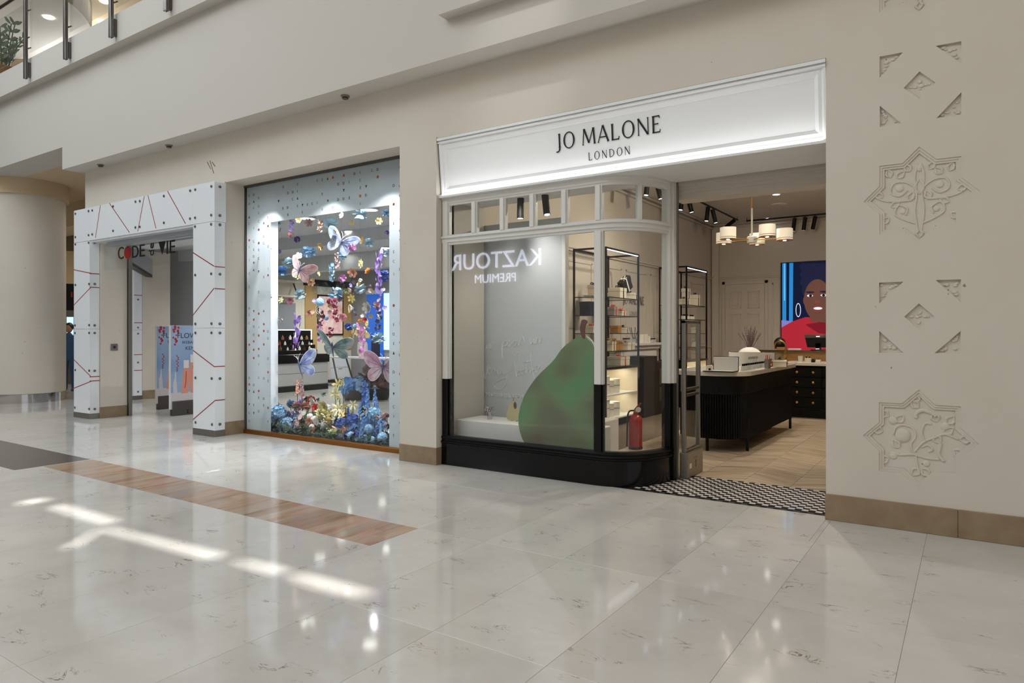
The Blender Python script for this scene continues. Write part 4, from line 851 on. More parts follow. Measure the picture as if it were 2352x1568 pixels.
for k, pxx in enumerate((1553, 1558, 1563, 1568, 1586, 1591, 1596)): bottle((-4.86, 13.50 + .075 * k + (.12 if k > 3 else 0), 1.795), .10, .032, 'jar_white', 'black_satin', f'{(["first"] + ORD[1:])[k]} white jar with black lid on the second shelf of the rear unit', 'jars on the rear unit', True, .28, False, 'jar')

# ------------------------------------------------------------------ fireplace on the left wall, dark stove, wall lettering
fp = thing('fireplace', 'white moulded mantelpiece against the left wall between the shelving units', 'fireplace', (XL, 12.35, 0))
MB().bevbox(0, .24, -.95, .95, 1.27, 1.32, .006).bevbox(0, .19, -.90, .90, 1.20, 1.27, .006).build('mantel_shelf', 'shop_white', fp)
MB().bevbox(0, .14, -.85, .85, 1.00, 1.20, .006).bevbox(.14, .155, -.78, .78, 1.04, 1.15, .004).build('frieze', 'shop_white', fp)
for s in (-1, 1): MB().bevbox(0, .14, min(s * .58, s * .85), max(s * .58, s * .85), 0, 1.0, .006).bevbox(.14, .152, min(s * .63, s * .80), max(s * .63, s * .80), .1, .94, .004).build('jamb', 'shop_white', fp)
MB().box(.0, .06, -.58, .58, 0, 1.0).build('hearth_back', 'black_flat', fp)
stv = thing('dark_cabinet', 'tall black display cabinet standing in front of the fireplace', 'cabinet', (-5.02, 12.0, 0)); MB().bevbox(-.2, .2, -.62, .0, 0, 1.09, .005).bevbox(-.2, .2, 0, .55, 0, .98, .005).build('cabinet_body', 'black_satin', stv)
for z0, z1 in ((.55, .85), (.25, .5)): MB().bevbox(.2, .21, .1, .42, z0, z1, .003).build('framed_card', 'steel_dark', stv)
for k, (yy, h) in enumerate(((11.62, .10), (11.70, .10), (11.78, .10), (11.86, .10))): bottle((-5.32, yy, 1.32), h, .03, 'bottle_clear', 'black_satin', f'{(["first"] + ORD[1:])[k]} clear bottle with black cap, near row on the mantelpiece', 'bottles on the mantelpiece', True)
rd = thing('reed_diffuser', 'glass reed diffuser with dark reeds on the mantelpiece', 'diffuser', (-5.30, 12.05, 1.32)); MB().lathe([(0, 0), (.035, 0), (.035, .07), (.015, .09), (.015, .11), (0, .11)], n=14).build('glass_body', 'bottle_clear', rd, True)
for k in range(7): MB().tube([(0, 0, .02), (.09 * math.cos(k * .9), .11 * math.sin(k * .9), .30)], .004, 5).build('reed', 'black_satin', rd)
for k, (yy, r, h) in enumerate(((12.38, .075, .17), (12.56, .075, .17), (12.74, .05, .13))):
    o = thing('candle_jar', ['white lidded jar next to the reed diffuser', 'white lidded jar in the middle of the mantelpiece', 'narrow white jar on the mantelpiece'][k], 'jar', (-5.31, yy, 1.32)); MB().lathe([(0, 0), (r, 0), (r, h * .7), (0, h * .7)], n=18).build('jar_body', 'jar_white', o, True); MB().lathe([(0, h * .7), (r * 1.03, h * .7), (r * 1.03, h), (0, h)], n=18).build('jar_lid', 'jar_white', o, True)
for k, yy in enumerate((12.95, 13.03, 13.11)): bottle((-5.32, yy, 1.32), .09, .028, 'bottle_clear', 'black_satin', f'{(["first"] + ORD[1:])[k]} small bottle at the far end of the mantelpiece', 'small bottles on the mantelpiece', True)
wt = thing('wall_lettering', 'black raised shop name on the wall above the mantelpiece', 'lettering')
def on_wall(o, u, z): o.location = (XL + .012, u, z); o.rotation_euler = (PI / 2, 0, PI / 2)
ya, yb = onX(1430, 690, XL).y, onX(1478, 690, XL).y
zt_ = onX(1430, 697, XL).z
lettering('JO MALONE', wt, ya, yb, zt_, .17, on_wall); ya2, yb2 = onX(1445, 710, XL).y, onX(1467, 710, XL).y
lettering('LONDON', wt, ya2, yb2, zt_ - .22, .085, on_wall, gap=.4)

# ------------------------------------------------------------------ counter with rounded fluted front
def rr(x0, x1, y0, y1, r, n=10):
    """outline with two rounded front corners"""
    o = []
    for i in range(n + 1): a = PI + (PI / 2) * i / n; o.append((x0 + r + r * math.cos(a), y0 + r + r * math.sin(a)))
    for i in range(n + 1): a = 1.5 * PI + (PI / 2) * i / n; o.append((x1 - r + r * math.cos(a), y0 + r + r * math.sin(a)))
    return o + [(x1, y1), (x0, y1)]
ct = thing('shop_counter', 'long black fluted counter with rounded end and pale stone top', 'counter')
MB().prism(rr(-3.30, -2.31, 8.56, 11.55, .38, 16), .965, 1.020).build('stone_top', 'stone_top', ct)
MB().prism(rr(-3.24, -2.36, 8.62, 11.50, .34, 16), .73, .963).build('apron', 'black_satin', ct)
ol = rr(-3.24, -2.36, 8.62, 11.50, .34, 16); path = []
for a, b in zip(ol, ol[1:] + ol[:1]):
    a, b = Vector((a[0], a[1])), Vector((b[0], b[1])); k = max(1, round((b - a).length / .034)); nrm = Vector(((b - a).y, -(b - a).x)).normalized()
    for i in range(k): path.append((a + (b - a) * i / k, nrm))
fl_ = []
for i, (p, nrm) in enumerate(path):
    q = path[(i + 1) % len(path)][0]; d = q - p
    for t, off in ((0, -.012), (.25, .0), (.5, .006), (.75, .0)): pt = p + d * t + nrm * off; fl_.append((pt.x, pt.y))
MB().prism(fl_, .165, .735).build('fluted_body', 'black_satin', ct)
for (a, b) in ((-2.37, 8.93), (-2.37, 11.43), (-3.22, 8.93), (-2.80, 8.66), (-3.22, 11.43)): MB().lathe([(0, 0), (.02, 0), (.02, .40 if b < 9 else .2), (0, .40 if b < 9 else .2)], (a, b, 0), 12).build('leg', 'black_satin', ct)
MB().box(-3.0, -2.55, 10.6, 11.0, .04, .165).build('cable_box', 'black_satin', ct)
bc = thing('drawer_counter', 'black counter of drawers with brass knobs behind the fluted counter', 'counter')
MB().bevbox(-2.78, 1.2, 13.07, 13.75, .09, .93, .004).build('carcass', 'black_satin', bc); MB().bevbox(-2.80, 1.2, 13.04, 13.75, 0, .14, .006).bevbox(-2.79, 1.2, 13.045, 13.5, .14, .165, .006).build('plinth', 'black_satin', bc); MB().bevbox(-2.82, 1.2, 13.0, 13.80, .93, .985, .004).build('stone_top', 'stone_top', bc)
kn = MB().lathe([(0, 0), (.010, 0), (.012, .012), (.020, .018), (.022, .026), (.014, .032), (0, .033)], n=14, rot=Matrix.Rotation(PI / 2, 3, 'X')).mesh('knob', 'brass', True)
for c in range(4):
    for r_ in range(4):
        x0, z0 = -2.722 + c * .545, .185 + r_ * .18
        dd = MB().bevbox(x0 + .008, x0 + .537, 13.052, 13.072, z0, z0 + .168, .003).build('drawer', 'black_satin', bc)
        for kx in (.135, .405): inst('knob', kn, dd, (x0 + kx, 13.052, z0 + .085))
wp = thing('wooden_screen', 'low golden wood screen with glass ledge behind the drawer counter', 'counter screen'); MB().bevbox(-3.75, 1.2, 13.95, 13.98, .0, 1.17, .003).build('wood_panel', 'wood_gold', wp); MB().bevbox(-3.78, 1.2, 13.85, 14.05, 1.17, 1.18, .002).build('glass_ledge', 'steel_dark', wp)
# till
tl = thing('till_monitor', 'black till monitor seen from behind on the wooden screen', 'monitor', (onY(1879, 812, 13.95).x, 13.97, 1.18))
MB().bevbox(-.12, .12, -.09, .09, 0, .02, .004).bevbox(-.05, .05, -.03, .03, .02, .14, .004).build('stand', 'black_satin', tl); MB().prism([(-.24, .30), (.24, .30), (.19, .06), (-.19, .06)], -.03, .02, 'y').build('casing', 'black_satin', tl); MB().bevbox(-.235, .235, -.036, -.028, .24, .295, .003).build('back_strip', 'steel_dark', tl); MB().box(-.03, .03, -.092, -.088, .03, .036).box(-.03, .03, -.038, -.0355, .262, .272).build('status_mark', 'led_soft', tl)
# screen on the rear wall: moving portrait
scn = thing('video_screen', 'large bright portrait screen of a woman in red on the rear wall', 'screen', (0, 0, 0))
SY = 17.1
q0 = onY(1793, 603, SY); sx0, sz1 = q0.x, q0.z; sx1, sz0 = sx0 + 1.75, .95
MB().bevbox(sx0, sx1, SY, SY + .099, sz0, sz1, .004).build('casing', 'black_satin', scn)
def scr(n, rgb, e): mat('scr_' + n, rgb, .5, emit=e, spec=.1); return 'scr_' + n
for n, c, e in (('dark', (12, 22, 52), .8), ('blue', (40, 130, 200), .8), ('cyan', (110, 200, 235), .9), ('red', (158, 36, 50), .85), ('redd', (112, 22, 38), .8), ('face', (98, 66, 56), .75), ('facel', (112, 98, 112), .75), ('hair', (30, 32, 62), .7), ('lip', (120, 60, 62), .8), ('white', (225, 228, 240), .9), ('lav', (120, 120, 190), .8)): scr(n, c, e)
pic = MB(); lay = [0]
def shape(pts, mi):
    lay[0] += 1; y = SY - .0012 - lay[0] * .0004; pic.cur = mi; q = [onY(a, b, SY) for a, b in pts]
    pic.add([(min(max(p.x, sx0 + .02), sx1 - .02), y, min(max(p.z, sz0 + .02), sz1 - .02)) for p in q], [list(range(len(q)))])
def ell(cx, cy, rx, ry, mi, a0=0, a1=2 * PI, n=28): shape([(cx + rx * math.cos(a0 + (a1 - a0) * i / n), cy + ry * math.sin(a0 + (a1 - a0) * i / n)) for i in range(n)], mi)
MI = ['scr_' + k for k in ('dark', 'blue', 'cyan', 'red', 'redd', 'face', 'facel', 'hair', 'lip', 'white', 'lav')]
shape([(1794, 600), (2000, 560), (2000, 830), (1794, 830)], 0)
shape([(1797, 604), (1806, 604), (1806, 760), (1797, 760)], 1); shape([(1801, 604), (1803, 604), (1803, 690), (1801, 690)], 2); shape([(1813, 603), (1822, 603), (1821, 752), (1812, 752)], 1); shape([(1795, 735), (1828, 738), (1826, 752), (1795, 755)], 10)
shape([(1794, 752), (1820, 738), (1850, 728), (1900, 730), (1960, 735), (2000, 760), (2000, 830), (1794, 830)], 3); shape([(1850, 745), (1890, 738), (1950, 748), (1950, 770), (1880, 765)], 4)
[ell(1846 + 11 * i + 3 * (j % 2), 612 + 9 * j, 9, 8, 7) for i in range(7) for j in range(5)]; ell(1868, 664, 26, 30, 7); ell(1890, 652, 30, 18, 7); shape([(1858, 700), (1905, 700), (1912, 742), (1862, 738)], 5); ell(1878, 688, 31, 47, 5); ell(1849, 690, 4, 9, 5)
ell(1861, 671, 10, 2.2, 7); ell(1893, 670, 10, 2.2, 7); ell(1861, 679, 7, 2.6, 9); ell(1862, 679, 3.6, 3.0, 0); ell(1892, 678, 7, 2.6, 9); ell(1892, 678, 3.6, 3.0, 0); ell(1878, 693, 7, 4, 8); ell(1879, 709, 13, 6.5, 8); ell(1879, 708, 10, 3.0, 9)
ell(1834, 712, 6, 16, 9); ell(1834, 712, 4.6, 14.2, 0)
pic.build('picture', MI, scn)

# ------------------------------------------------------------------ things on the counter tops
CTZ = 1.020
def ctp(px, py, z=CTZ): p = onZ(px, py, z); return (p.x, p.y, z)
a, b = ctp(1616, 853), ctp(1700, 853)
tr = thing('tester_tray', 'black-edged tray with tall white back board at the counter end', 'tray', ((a[0] + b[0]) / 2, a[1] + .06, CTZ)); w_ = abs(b[0] - a[0]) / 2
MB().bevbox(-w_, w_, -.09, .12, 0, .012, .002).build('tray_base', 'black_satin', tr); MB().bevbox(-w_ + .01, w_ - .01, -.08, .11, .0125, .016, .001).build('tray_liner', 'shop_white', tr); MB().bevbox(-w_ + .08, w_, .10, .112, .016, .185, .002).build('back_board', 'shop_white', tr); MB().bevbox(-w_ + .075, w_ + .006, .112, .122, .012, .192, .002).build('board_frame', 'black_satin', tr)
MB().bevbox(-w_ + .02, -w_ + .11, -.03, -.022, .016, .075, .002).build('price_card', 'label_cream', tr); MB().bevbox(-w_ + .06, -w_ + .082, -.05, -.03, .016, .045, .002).build('small_cube', 'black_satin', tr)
for px, h, r, bd, cp, lb, sq in ((1641, .115, .024, 'amber', 'brass', 'amber bottle with gold cap on the tester tray', True), (1656, .105, .024, 'jar_white', 'brass', 'white bottle with gold cap on the tester tray', True), (1663.5, .095, .018, 'ribbon_red', 'black_satin', 'coral red bottle with black cap on the tester tray', True), (1670, .145, .022, 'bottle_teal', 'brass', 'tall pale blue bottle on the tester tray', True), (1679, .15, .014, 'label_cream', 'steel_dark', 'slim patterned cream bottle on the tester tray', True), (1685.5, .15, .014, 'bottle_green', 'steel_dark', 'slim green patterned bottle on the tester tray', True), (1636, .155, .018, 'bottle_clear', 'shop_white', 'clear bottle with round white stopper at the back of the tester tray', False)):
    p = ctp(px, 851); bottle((p[0], p[1] + (.02 if px != 1636 else .07), CTZ + .016), h, r, bd, cp, lb, None, sq, .22, False)
for k in range(13):
    t = k / 12; p = ctp(1706 + 50 * t, 851 - 8 * t); bottle((p[0], p[1], CTZ), .088, .020, 'bottle_clear', 'black_satin', f'{["first", "second", "third", "fourth", "fifth", "sixth", "seventh", "eighth", "ninth", "tenth", "eleventh", "twelfth", "last"][k]} small clear tester in the front row along the counter edge', 'row of clear testers', True, .28, False)
p = ctp(1742, 843); q = ctp(1776, 840)
bd2 = thing('tester_board', 'upright white back board behind the brown testers', 'display board', (-2.66, 10.35, CTZ)); MB().bevbox(-.36, .30, 0, .012, 0, .20, .002).build('back_board', 'shop_white', bd2); MB().bevbox(-.365, .305, .012, .02, 0, .205, .002).build('board_frame', 'steel_dark', bd2)
for k in range(7): 
    p = ctp(1707 + 3.3 * k, 846 - .4 * k); bottle((p[0], p[1] + .30, CTZ), .15, .013, 'bottle_clear', 'steel', f'{ORD[k + 1] if k else "first"} slim clear phial behind the tester row', 'slim clear phials', False, .2, False)
for k in range(7):
    p = ctp(1728 + 2.4 * k, 842); bottle((p[0], p[1] + .25, CTZ), .16, .018, 'bottle_dark', 'black_satin', f'{ORD[k + 1] if k else "first"} dark brown tester in the rear row', 'dark brown testers', True, .2, False)
p = ctp(1750, 841); bottle((p[0], p[1] + .2, CTZ), .13, .05, 'bottle_dark', 'black_satin', 'wide brown bottle in front of the white board', None, True, .12, False); p = ctp(1771, 842); bottle((p[0], p[1], CTZ), .11, .028, 'amber', 'black_satin', 'amber bottle with cream label beside the steel cup', None, True, .2, True)
cu = thing('steel_cup', 'brushed steel cup holding blotters with red and white tops', 'cup', ctp(1763, 846)); MB().lathe([(0, 0), (.038, 0), (.042, .13), (.039, .13), (.035, .01), (0, .01)], n=20).build('cup_wall', 'steel', cu, True)
for k in range(8): MB().cbox((.022 * math.cos(k * .8), .022 * math.sin(k * .8), .10), (.012, .003, .17), rz=k).build('blotter', 'shop_white' if k % 2 else 'ribbon_red', cu)
gift(ctp(1790, 842), (.20, .14, .10), 'cream box with slanting black bow on the counter beside the steel cup', rz=.15)
ba = thing('wash_basin', 'clear glass wash basin at the far end of the counter', 'basin', (-2.62, 11.22, CTZ)); MB().lathe([(0, 0), (.10, 0), (.19, .10), (.21, .20), (.205, .20), (.185, .10), (.095, .01), (0, .01)], n=28).build('bowl', 'glass', ba, True)
tp = thing('brass_tap', 'arched brass tap over the glass basin', 'tap', (-2.42, 11.36, CTZ)); MB().lathe([(0, 0), (.035, 0), (.03, .02), (.018, .04), (.016, .12), (.02, .13), (.012, .14), (0, .14)], n=14).build('tap_base', 'brass', tp, True)
arc = [(0, 0, .12), (0, 0, .28)] + [(-.085 + .085 * math.cos(PI * i / 10), 0, .28 + .085 * math.sin(PI * i / 10)) for i in range(11)] + [(-.17, 0, .235)]
MB().tube(arc, .012, 10).build('spout', 'brass', tp, True); MB().tube([(.0, 0, .10), (.05, -.02, .13), (.09, -.03, .125)], .008, 8).build('lever', 'brass', tp, True)
fb = thing('towel_bundle', 'bundled white cloth with dried lavender stems on the counter', 'cloth bundle', (-2.82, 10.75, CTZ)); random.seed(4)
MB().ball((0, 0, .13), .17, 18, 12, (1.1, .9, .85)).build('cloth', 'towel', fb, True)
for k in range(7): a = k * .9; MB().tube(smooth_path([(.14 * math.cos(a), .12 * math.sin(a), .03), (.13 * math.cos(a + .3), .11 * math.sin(a + .3), .16), (.03 * math.cos(a), .03 * math.sin(a), .26)], 4), .022, 7).build('cloth_fold', 'towel', fb, True)
tw = MB()
for k in range(34):
    a = random.uniform(0, 2 * PI); l = random.uniform(.2, .36); e = Vector((.02 * math.cos(a), .02 * math.sin(a), .24)); t = e + Vector((.16 * math.cos(a) * random.random(), .16 * math.sin(a) * random.random(), l))
    tw.tube([e, (e + t) / 2 + Vector((.01, 0, 0)), t], .003, 4); 
    for j in range(4): tw.ball(e + (t - e) * (.6 + .1 * j), .008, 5, 3)
tw.build('lavender_stems', 'twig', fb, kind='stuff')
BCZ = .985
for px, r, h, m, lb in ((1838.5, .042, .11, 'jar_white', 'white glass candle on the drawer counter'),):
    p = onY(px, 836, 13.2); o = thing('candle', lb, 'candle', (p.x, 13.2, BCZ)); MB().lathe([(0, 0), (r * .85, 0), (r, h), (r * .92, h), (r * .8, .02), (0, .02)], n=18).build('candle_glass', m, o, True); MB().lathe([(0, .02), (r * .82, .02), (r * .9, h * .9), (0, h * .9)], n=16).build('wax', 'label_cream', o, True)
for px, h, r, bd, cp, lb in ((1852.5, .10, .026, 'label_cream', 'black_satin', 'first cream square bottle beside the candle'), (1859.5, .10, .026, 'label_cream', 'black_satin', 'second cream square bottle beside the candle'), (1868, .06, .028, 'black_satin', 'black_satin', 'small black jar on the drawer counter'), (1880, .065, .04, 'jar_white', 'steel', 'low white jar with silver lid on the drawer counter')):
    p = onY(px, 836, 13.22); bottle((p.x, 13.22, BCZ), h, r, bd, cp, lb, None, True, .2, False)
MB().bevbox(onY(1786, 800, 13.95).x, onY(1809, 800, 13.95).x, 13.86, 13.95, 1.181, 1.24, .003).build('wooden_box', 'wood_gold', None, label='flat golden wooden box on the ledge behind the tap', cat='box')
MB().bevbox(onY(1812, 800, 13.95).x, onY(1840, 800, 13.95).x, 13.87, 13.99, 1.181, 1.215, .004).build('card_terminal', 'shop_white', None, label='low white device on the ledge left of the till monitor', cat='device')
# ------------------------------------------------------------------ people: one continuous skinned figure each
def figure(name, label, loc, rz, joints, edges, radii, m, mats_h):
    me = bpy.data.meshes.new('body'); me.from_pydata([Vector(j) for j in joints], edges, []); me.materials.append(M[m])
    o = bpy.data.objects.new(name, me); COL.objects.link(o); o.location = loc; o.rotation_euler = (0, 0, rz)
    mo = o.modifiers.new('skin', 'SKIN'); mo.use_smooth_shade = True
    for v, r in zip(me.skin_vertices[0].data, radii): v.radius = (r, r) if not isinstance(r, tuple) else r
    me.skin_vertices[0].data[0].use_root = True
    o.modifiers.new('sub', 'SUBSURF').levels = 2; o.modifiers['sub'].render_levels = 2
    return tag(o, label, 'person')
seat = figure('person', 'person with black bobbed hair and black top, seated behind the wooden screen', (-3.24, 14.55, 0), PI - .5,
    [(0, 0, .55), (0, .02, .75), (0, 0, .95), (0, -.03, 1.08), (0, -.05, 1.14), (.17, -.02, 1.04), (.24, -.10, .80), (.14, -.30, .76), (-.17, -.02, 1.04), (-.24, -.10, .80), (-.14, -.30, .76), (.10, -.05, .52), (.12, -.45, .50), (.12, -.46, .08), (-.10, -.05, .52), (-.12, -.45, .50), (-.12, -.46, .08)],
    [(0, 1), (1, 2), (2, 3), (3, 4), (2, 5), (5, 6), (6, 7), (2, 8), (8, 9), (9, 10), (0, 11), (11, 12), (12, 13), (0, 14), (14, 15), (15, 16)],
    [.15, .13, .14, .06, .05, .065, .045, .035, .065, .045, .035, .09, .07, .05, .09, .07, .05], 'cloth_black', None)
hd = MB().ball((0, -.06, 1.27), .098, 20, 14, (.86, 1.0, 1.22)).ball((0, -.155, 1.265), .016, 8, 6, (.8, 1.1, 1.3)); hd.build('head', 'skin', seat, True)
MB().ball((0, -.035, 1.295), .118, 22, 14, (.95, 1.0, 1.10)).build('hair', 'hair', seat, True)
MB().ball((-.035, -.150, 1.285), .010, 8, 6).ball((.035, -.150, 1.285), .010, 8, 6).build('eyes', 'black_satin', seat); MB().ball((0, -.152, 1.225), .018, 8, 6, (1, .4, .3)).build('mouth', 'ribbon_red', seat)
MB().bevbox(-.25, .25, -.2, .22, .33, .38, .02).bevbox(-.03, .03, -.03, .03, .02, .33, .005).bevbox(-.25, .25, -.25, .25, 0, .03, .01).build('stool', 'black_satin', None, label='black stool under the seated person behind the screen', cat='stool').location = (-3.24, 14.62, 0)

# ------------------------------------------------------------------ ceiling lights of the perfume shop
ch = thing('chandelier', 'brass chandelier with five white drum shades above the counter', 'chandelier', (-2.46, 9.5, 2.78))
MB().lathe([(0, -.05), (.06, -.05), (.065, -.03), (.065, .03), (.05, .04), (.02, .045), (0, .045)], n=20).build('hub', 'shop_white', ch, True)
MB().tube([(0, 0, .04), (0, 0, .42)], .013, 10).build('lower_stem', 'shop_white', ch); MB().tube([(0, 0, .42), (0, 0, ZC - 2.78)], .010, 10).build('rod', 'brass', ch); MB().lathe([(0, 0), (.07, 0), (.06, -.03), (0, -.03)], (0, 0, ZC - 2.78), 18).build('ceiling_rose', 'brass', ch)
for k in range(5):
    a = 2 * PI * k / 5 + .40; cx, cy = .42 * math.cos(a), .42 * math.sin(a)
    ar = MB().tube([(.05 * math.cos(a), .05 * math.sin(a), -.01), (cx, cy, -.005)], .008, 8).build('arm', 'brass', ch)
    sh = MB().lathe([(.095, -.02), (.103, -.02), (.103, .13), (.095, .13)], (cx, cy, 0), 28).build('lamp_shade', 'lampshade', ch, True)
    MB().lathe([(.0, -.028), (.104, -.028), (.104, -.020), (0, -.020)], (cx, cy, 0), 28).build('shade_plate', 'brass', sh); MB().lathe([(.1035, -.001), (.1055, -.001), (.1055, .004), (.1035, .004)], (cx, cy, 0), 28).build('shade_ring', 'brass', sh); MB().lathe([(0, -.031), (.022, -.031), (.022, -.028), (0, -.028)], (cx, cy, 0), 14).build('lamp', 'lamp_face', sh)
    MB().lathe([(.0, .05), (.03, .03), (.035, .06), (.0, .09)], (cx, cy, 0), 10).build('bulb', 'shop_white', sh)
def track(p, q, label): 
    o = thing('light_track', label, 'light track'); MB().bevbox(min(p[0], q[0]) - .015, max(p[0], q[0]) + .015, min(p[1], q[1]) - .015, max(p[1], q[1]) + .015, p[2], p[2] + .03, .003).build('rail', 'black_satin', o)
    for pt in (p, q): MB().tube([(pt[0], pt[1], p[2] + .03), (pt[0], pt[1], ZC if p[2] > 3.5 else 3.15)], .006, 6).build('hanger', 'black_satin', o)
    return o
track((-4.55, 8.2, 4.16), (-4.55, 16.3, 4.16), 'black light track running above the shelving units'); track((-4.4, 16.55, 4.16), (1.2, 16.55, 4.16), 'black light track along the rear wall'); track((-4.5, 6.55, 3.09), (-3.25, 6.55, 3.09), 'short black light track above the bay window display')
def spot(loc, tilt, az, label, L=.26, r=.043):
    o = thing('track_spotlight', label, 'spotlight', loc, 0, 'black track spotlights'); rot = Matrix.Rotation(az, 3, 'Z') @ Matrix.Rotation(tilt, 3, 'Y')
    MB().tube([(0, 0, 0), (0, 0, -.04)], .012, 8).build('swivel', 'black_satin', o); MB().lathe([(0, .03), (r, .03), (r, -L), (r * .8, -L), (0, -L + .01)], (0, 0, -.05), 18, rot).build('lamp_body', 'black_satin', o, True); MB().lathe([(0, -L - .001), (r * .78, -L - .001), (r * .78, -L + .002), (0, -L + .002)], (0, 0, -.05), 16, rot).build('lamp', 'spot_face', o)
    return o
names = ['first', 'second', 'third', 'fourth', 'fifth', 'sixth', 'seventh']
for k, px in enumerate((1488, 1509, 1567, 1581, 1626, 1637, 1685)):
    p = onX(px, 480, -4.55); spot((-4.55, min(p.y, 16.2), 4.16), (.12, -.25)[k % 2] if k != 6 else .9, .6, f'{names[k]} black spotlight from the bay window on the long track')
for k, px in enumerate((1825, 1849, 1872)): p = onY(px, 500, 16.55); spot((p.x, 16.55, 4.16), -.22 - .1 * (k == 2), PI * .75, f'{names[k]} black spotlight left of the pillar on the rear track')
p = onY(1885, 430, 9.0); 
for k, px in enumerate((1196, 1252)): p = onY(px, 470, 6.55); spot((p.x, 6.55, 3.09), (.04, -.2)[k], -.5, ['near-vertical black spotlight above the bay window', 'tilted black spotlight above the bay window'][k], .22, .04)
for k, (px, py) in enumerate(((1783, 446), (1763, 501))):
    q = onZ(px, py, ZC); o = thing('downlight', ['nearer round downlight in the perfume shop ceiling', 'farther round downlight in the perfume shop ceiling'][k], 'downlight', q); MB().lathe([(.09, 0), (.09, -.008), (.07, -.01), (.065, 0)], n=22).build('ring', 'shop_white', o, True); MB().lathe([(0, -.002), (.065, -.002), (.065, -.004), (0, -.004)], n=18).build('lamp', 'lamp_face', o)
q = onZ(1789, 469, ZC); MB().lathe([(0, 0), (.16, 0), (.16, -.012), (.14, -.02), (0, -.02)], q, 26).build('ceiling_speaker', 'shop_white', None, True, label='round flat speaker grille in the perfume shop ceiling', cat='speaker')
WARM = (1, .88, .72)
light('POINT', 'chandelier_glow', (-2.46, 9.7, 3.75), 170, WARM, shadow_soft_size=.05)
light('SPOT', 'rear_downlight', (-2.2, 13.5, 4.2), 300, WARM, target=(-2.6, 14.5, 0), spot_size=2.3, spot_blend=.9, shadow_soft_size=.08)
light('SPOT', 'front_downlight', (-1.9, 8.2, 4.2), 130, WARM, target=(-2.0, 8.4, 0), spot_size=2.0, spot_blend=.9, shadow_soft_size=.08)
light('SPOT', 'track_light_shelves', (-3.4, 10.4, 4.0), 110, WARM, target=(-5.1, 11.0, 1.6), spot_size=1.7, spot_blend=.8, shadow_soft_size=.1)
light('SPOT', 'track_light_counter', (-2.5, 10.0, 4.0), 120, WARM, target=(-2.6, 9.7, .5), spot_size=.9, spot_blend=.6, shadow_soft_size=.04)
light('SPOT', 'window_track_light', (-4.2, 6.40, 2.98), 48, (1, .95, .88), target=(-4.4, 6.95, 1.0), spot_size=1.9, spot_blend=.9, shadow_soft_size=.05)

# ================================================================== INSIDE THE FLOWER-WINDOW SHOP
struct('wall_shop_left', MB().box(-16.9, -16.6, 8.9, 15.6, 0, 3.7), 'cream_shop', 'cream display wall on the left inside the flower-window shop')
struct('wall_shop_back', MB().box(-16.9, -5.6, 15.4, 15.6, 0, 3.7), 'grey_shop', 'grey rear wall inside the flower-window shop')
struct('wall_shop_right', MB().box(-5.72, -5.66, 6.42, 15.4, 0, 3.7), 'grey_shop', 'grey side wall inside the flower-window shop')
struct('ceiling_flower_shop', MB().box(-13.40, -5.6, 6.45, 7.7, 3.50, 3.72).box(-16.9, -5.6, 7.7, 15.6, 3.50, 3.72).box(-16.6, -5.7, 9.2, 9.35, 3.25, 3.5).box(-16.6, -5.7, 11.8, 12.0, 3.1, 3.5).box(-12.8, -9.2, 6.47, 6.9, 3.08, 3.5), 'ceiling_shop', 'grey ceiling with dropped beams inside the flower-window shop')
struct('wall_shop_pier', MB().box(-9.75, -9.09, 6.42, 6.90, 0, 3.5), 'acrylic_white', 'white inner face of the pier beside the flower window')
for k, (px, py) in enumerate(((707, 500), (850, 480), (659, 550), (805, 530), (785, 579), (798, 602), (887, 568), (878, 611), (735, 560))):
    q = onZ(px, py, 3.495); o = thing('downlight', f'{ORD[sorted([480, 500, 530, 550, 560, 568, 579, 602, 611]).index(py)]} round white ceiling light seen through the flower window', 'downlight', q, 0, 'ceiling lights in the flower shop'); MB().lathe([(.15, 0), (.15, -.015), (.12, -.02), (.115, 0)], n=24).build('ring', 'shop_white', o, True); MB().lathe([(0, -.006), (.115, -.006), (.115, -.009), (0, -.009)], n=20).build('lamp', 'lamp_face', o)
for X in (-11.0, -8.4, -6.6): light('SPOT', 'flower_shop_downlight', (X, 8.3, 3.4), 120, (.97, .98, 1), target=(X, 7.9, 0), spot_size=2.4, spot_blend=.9, shadow_soft_size=.03)
for X, Y in ((-13.2, 10.6), (-11.0, 13.0), (-14.6, 13.6)): light('SPOT', 'flower_shop_downlight', (X, Y, 3.4), 260, (1, .98, .95), target=(X - .5, Y + .2, 0), spot_size=2.6, spot_blend=.9, shadow_soft_size=.1)
for X in (-8.5, -7.2, -6.1): light('SPOT', 'window_display_light', (X, 6.58, 3.42), 210, (.97, .98, 1), target=(X, 7.2, 0), spot_size=2.5, spot_blend=.9, shadow_soft_size=.03)
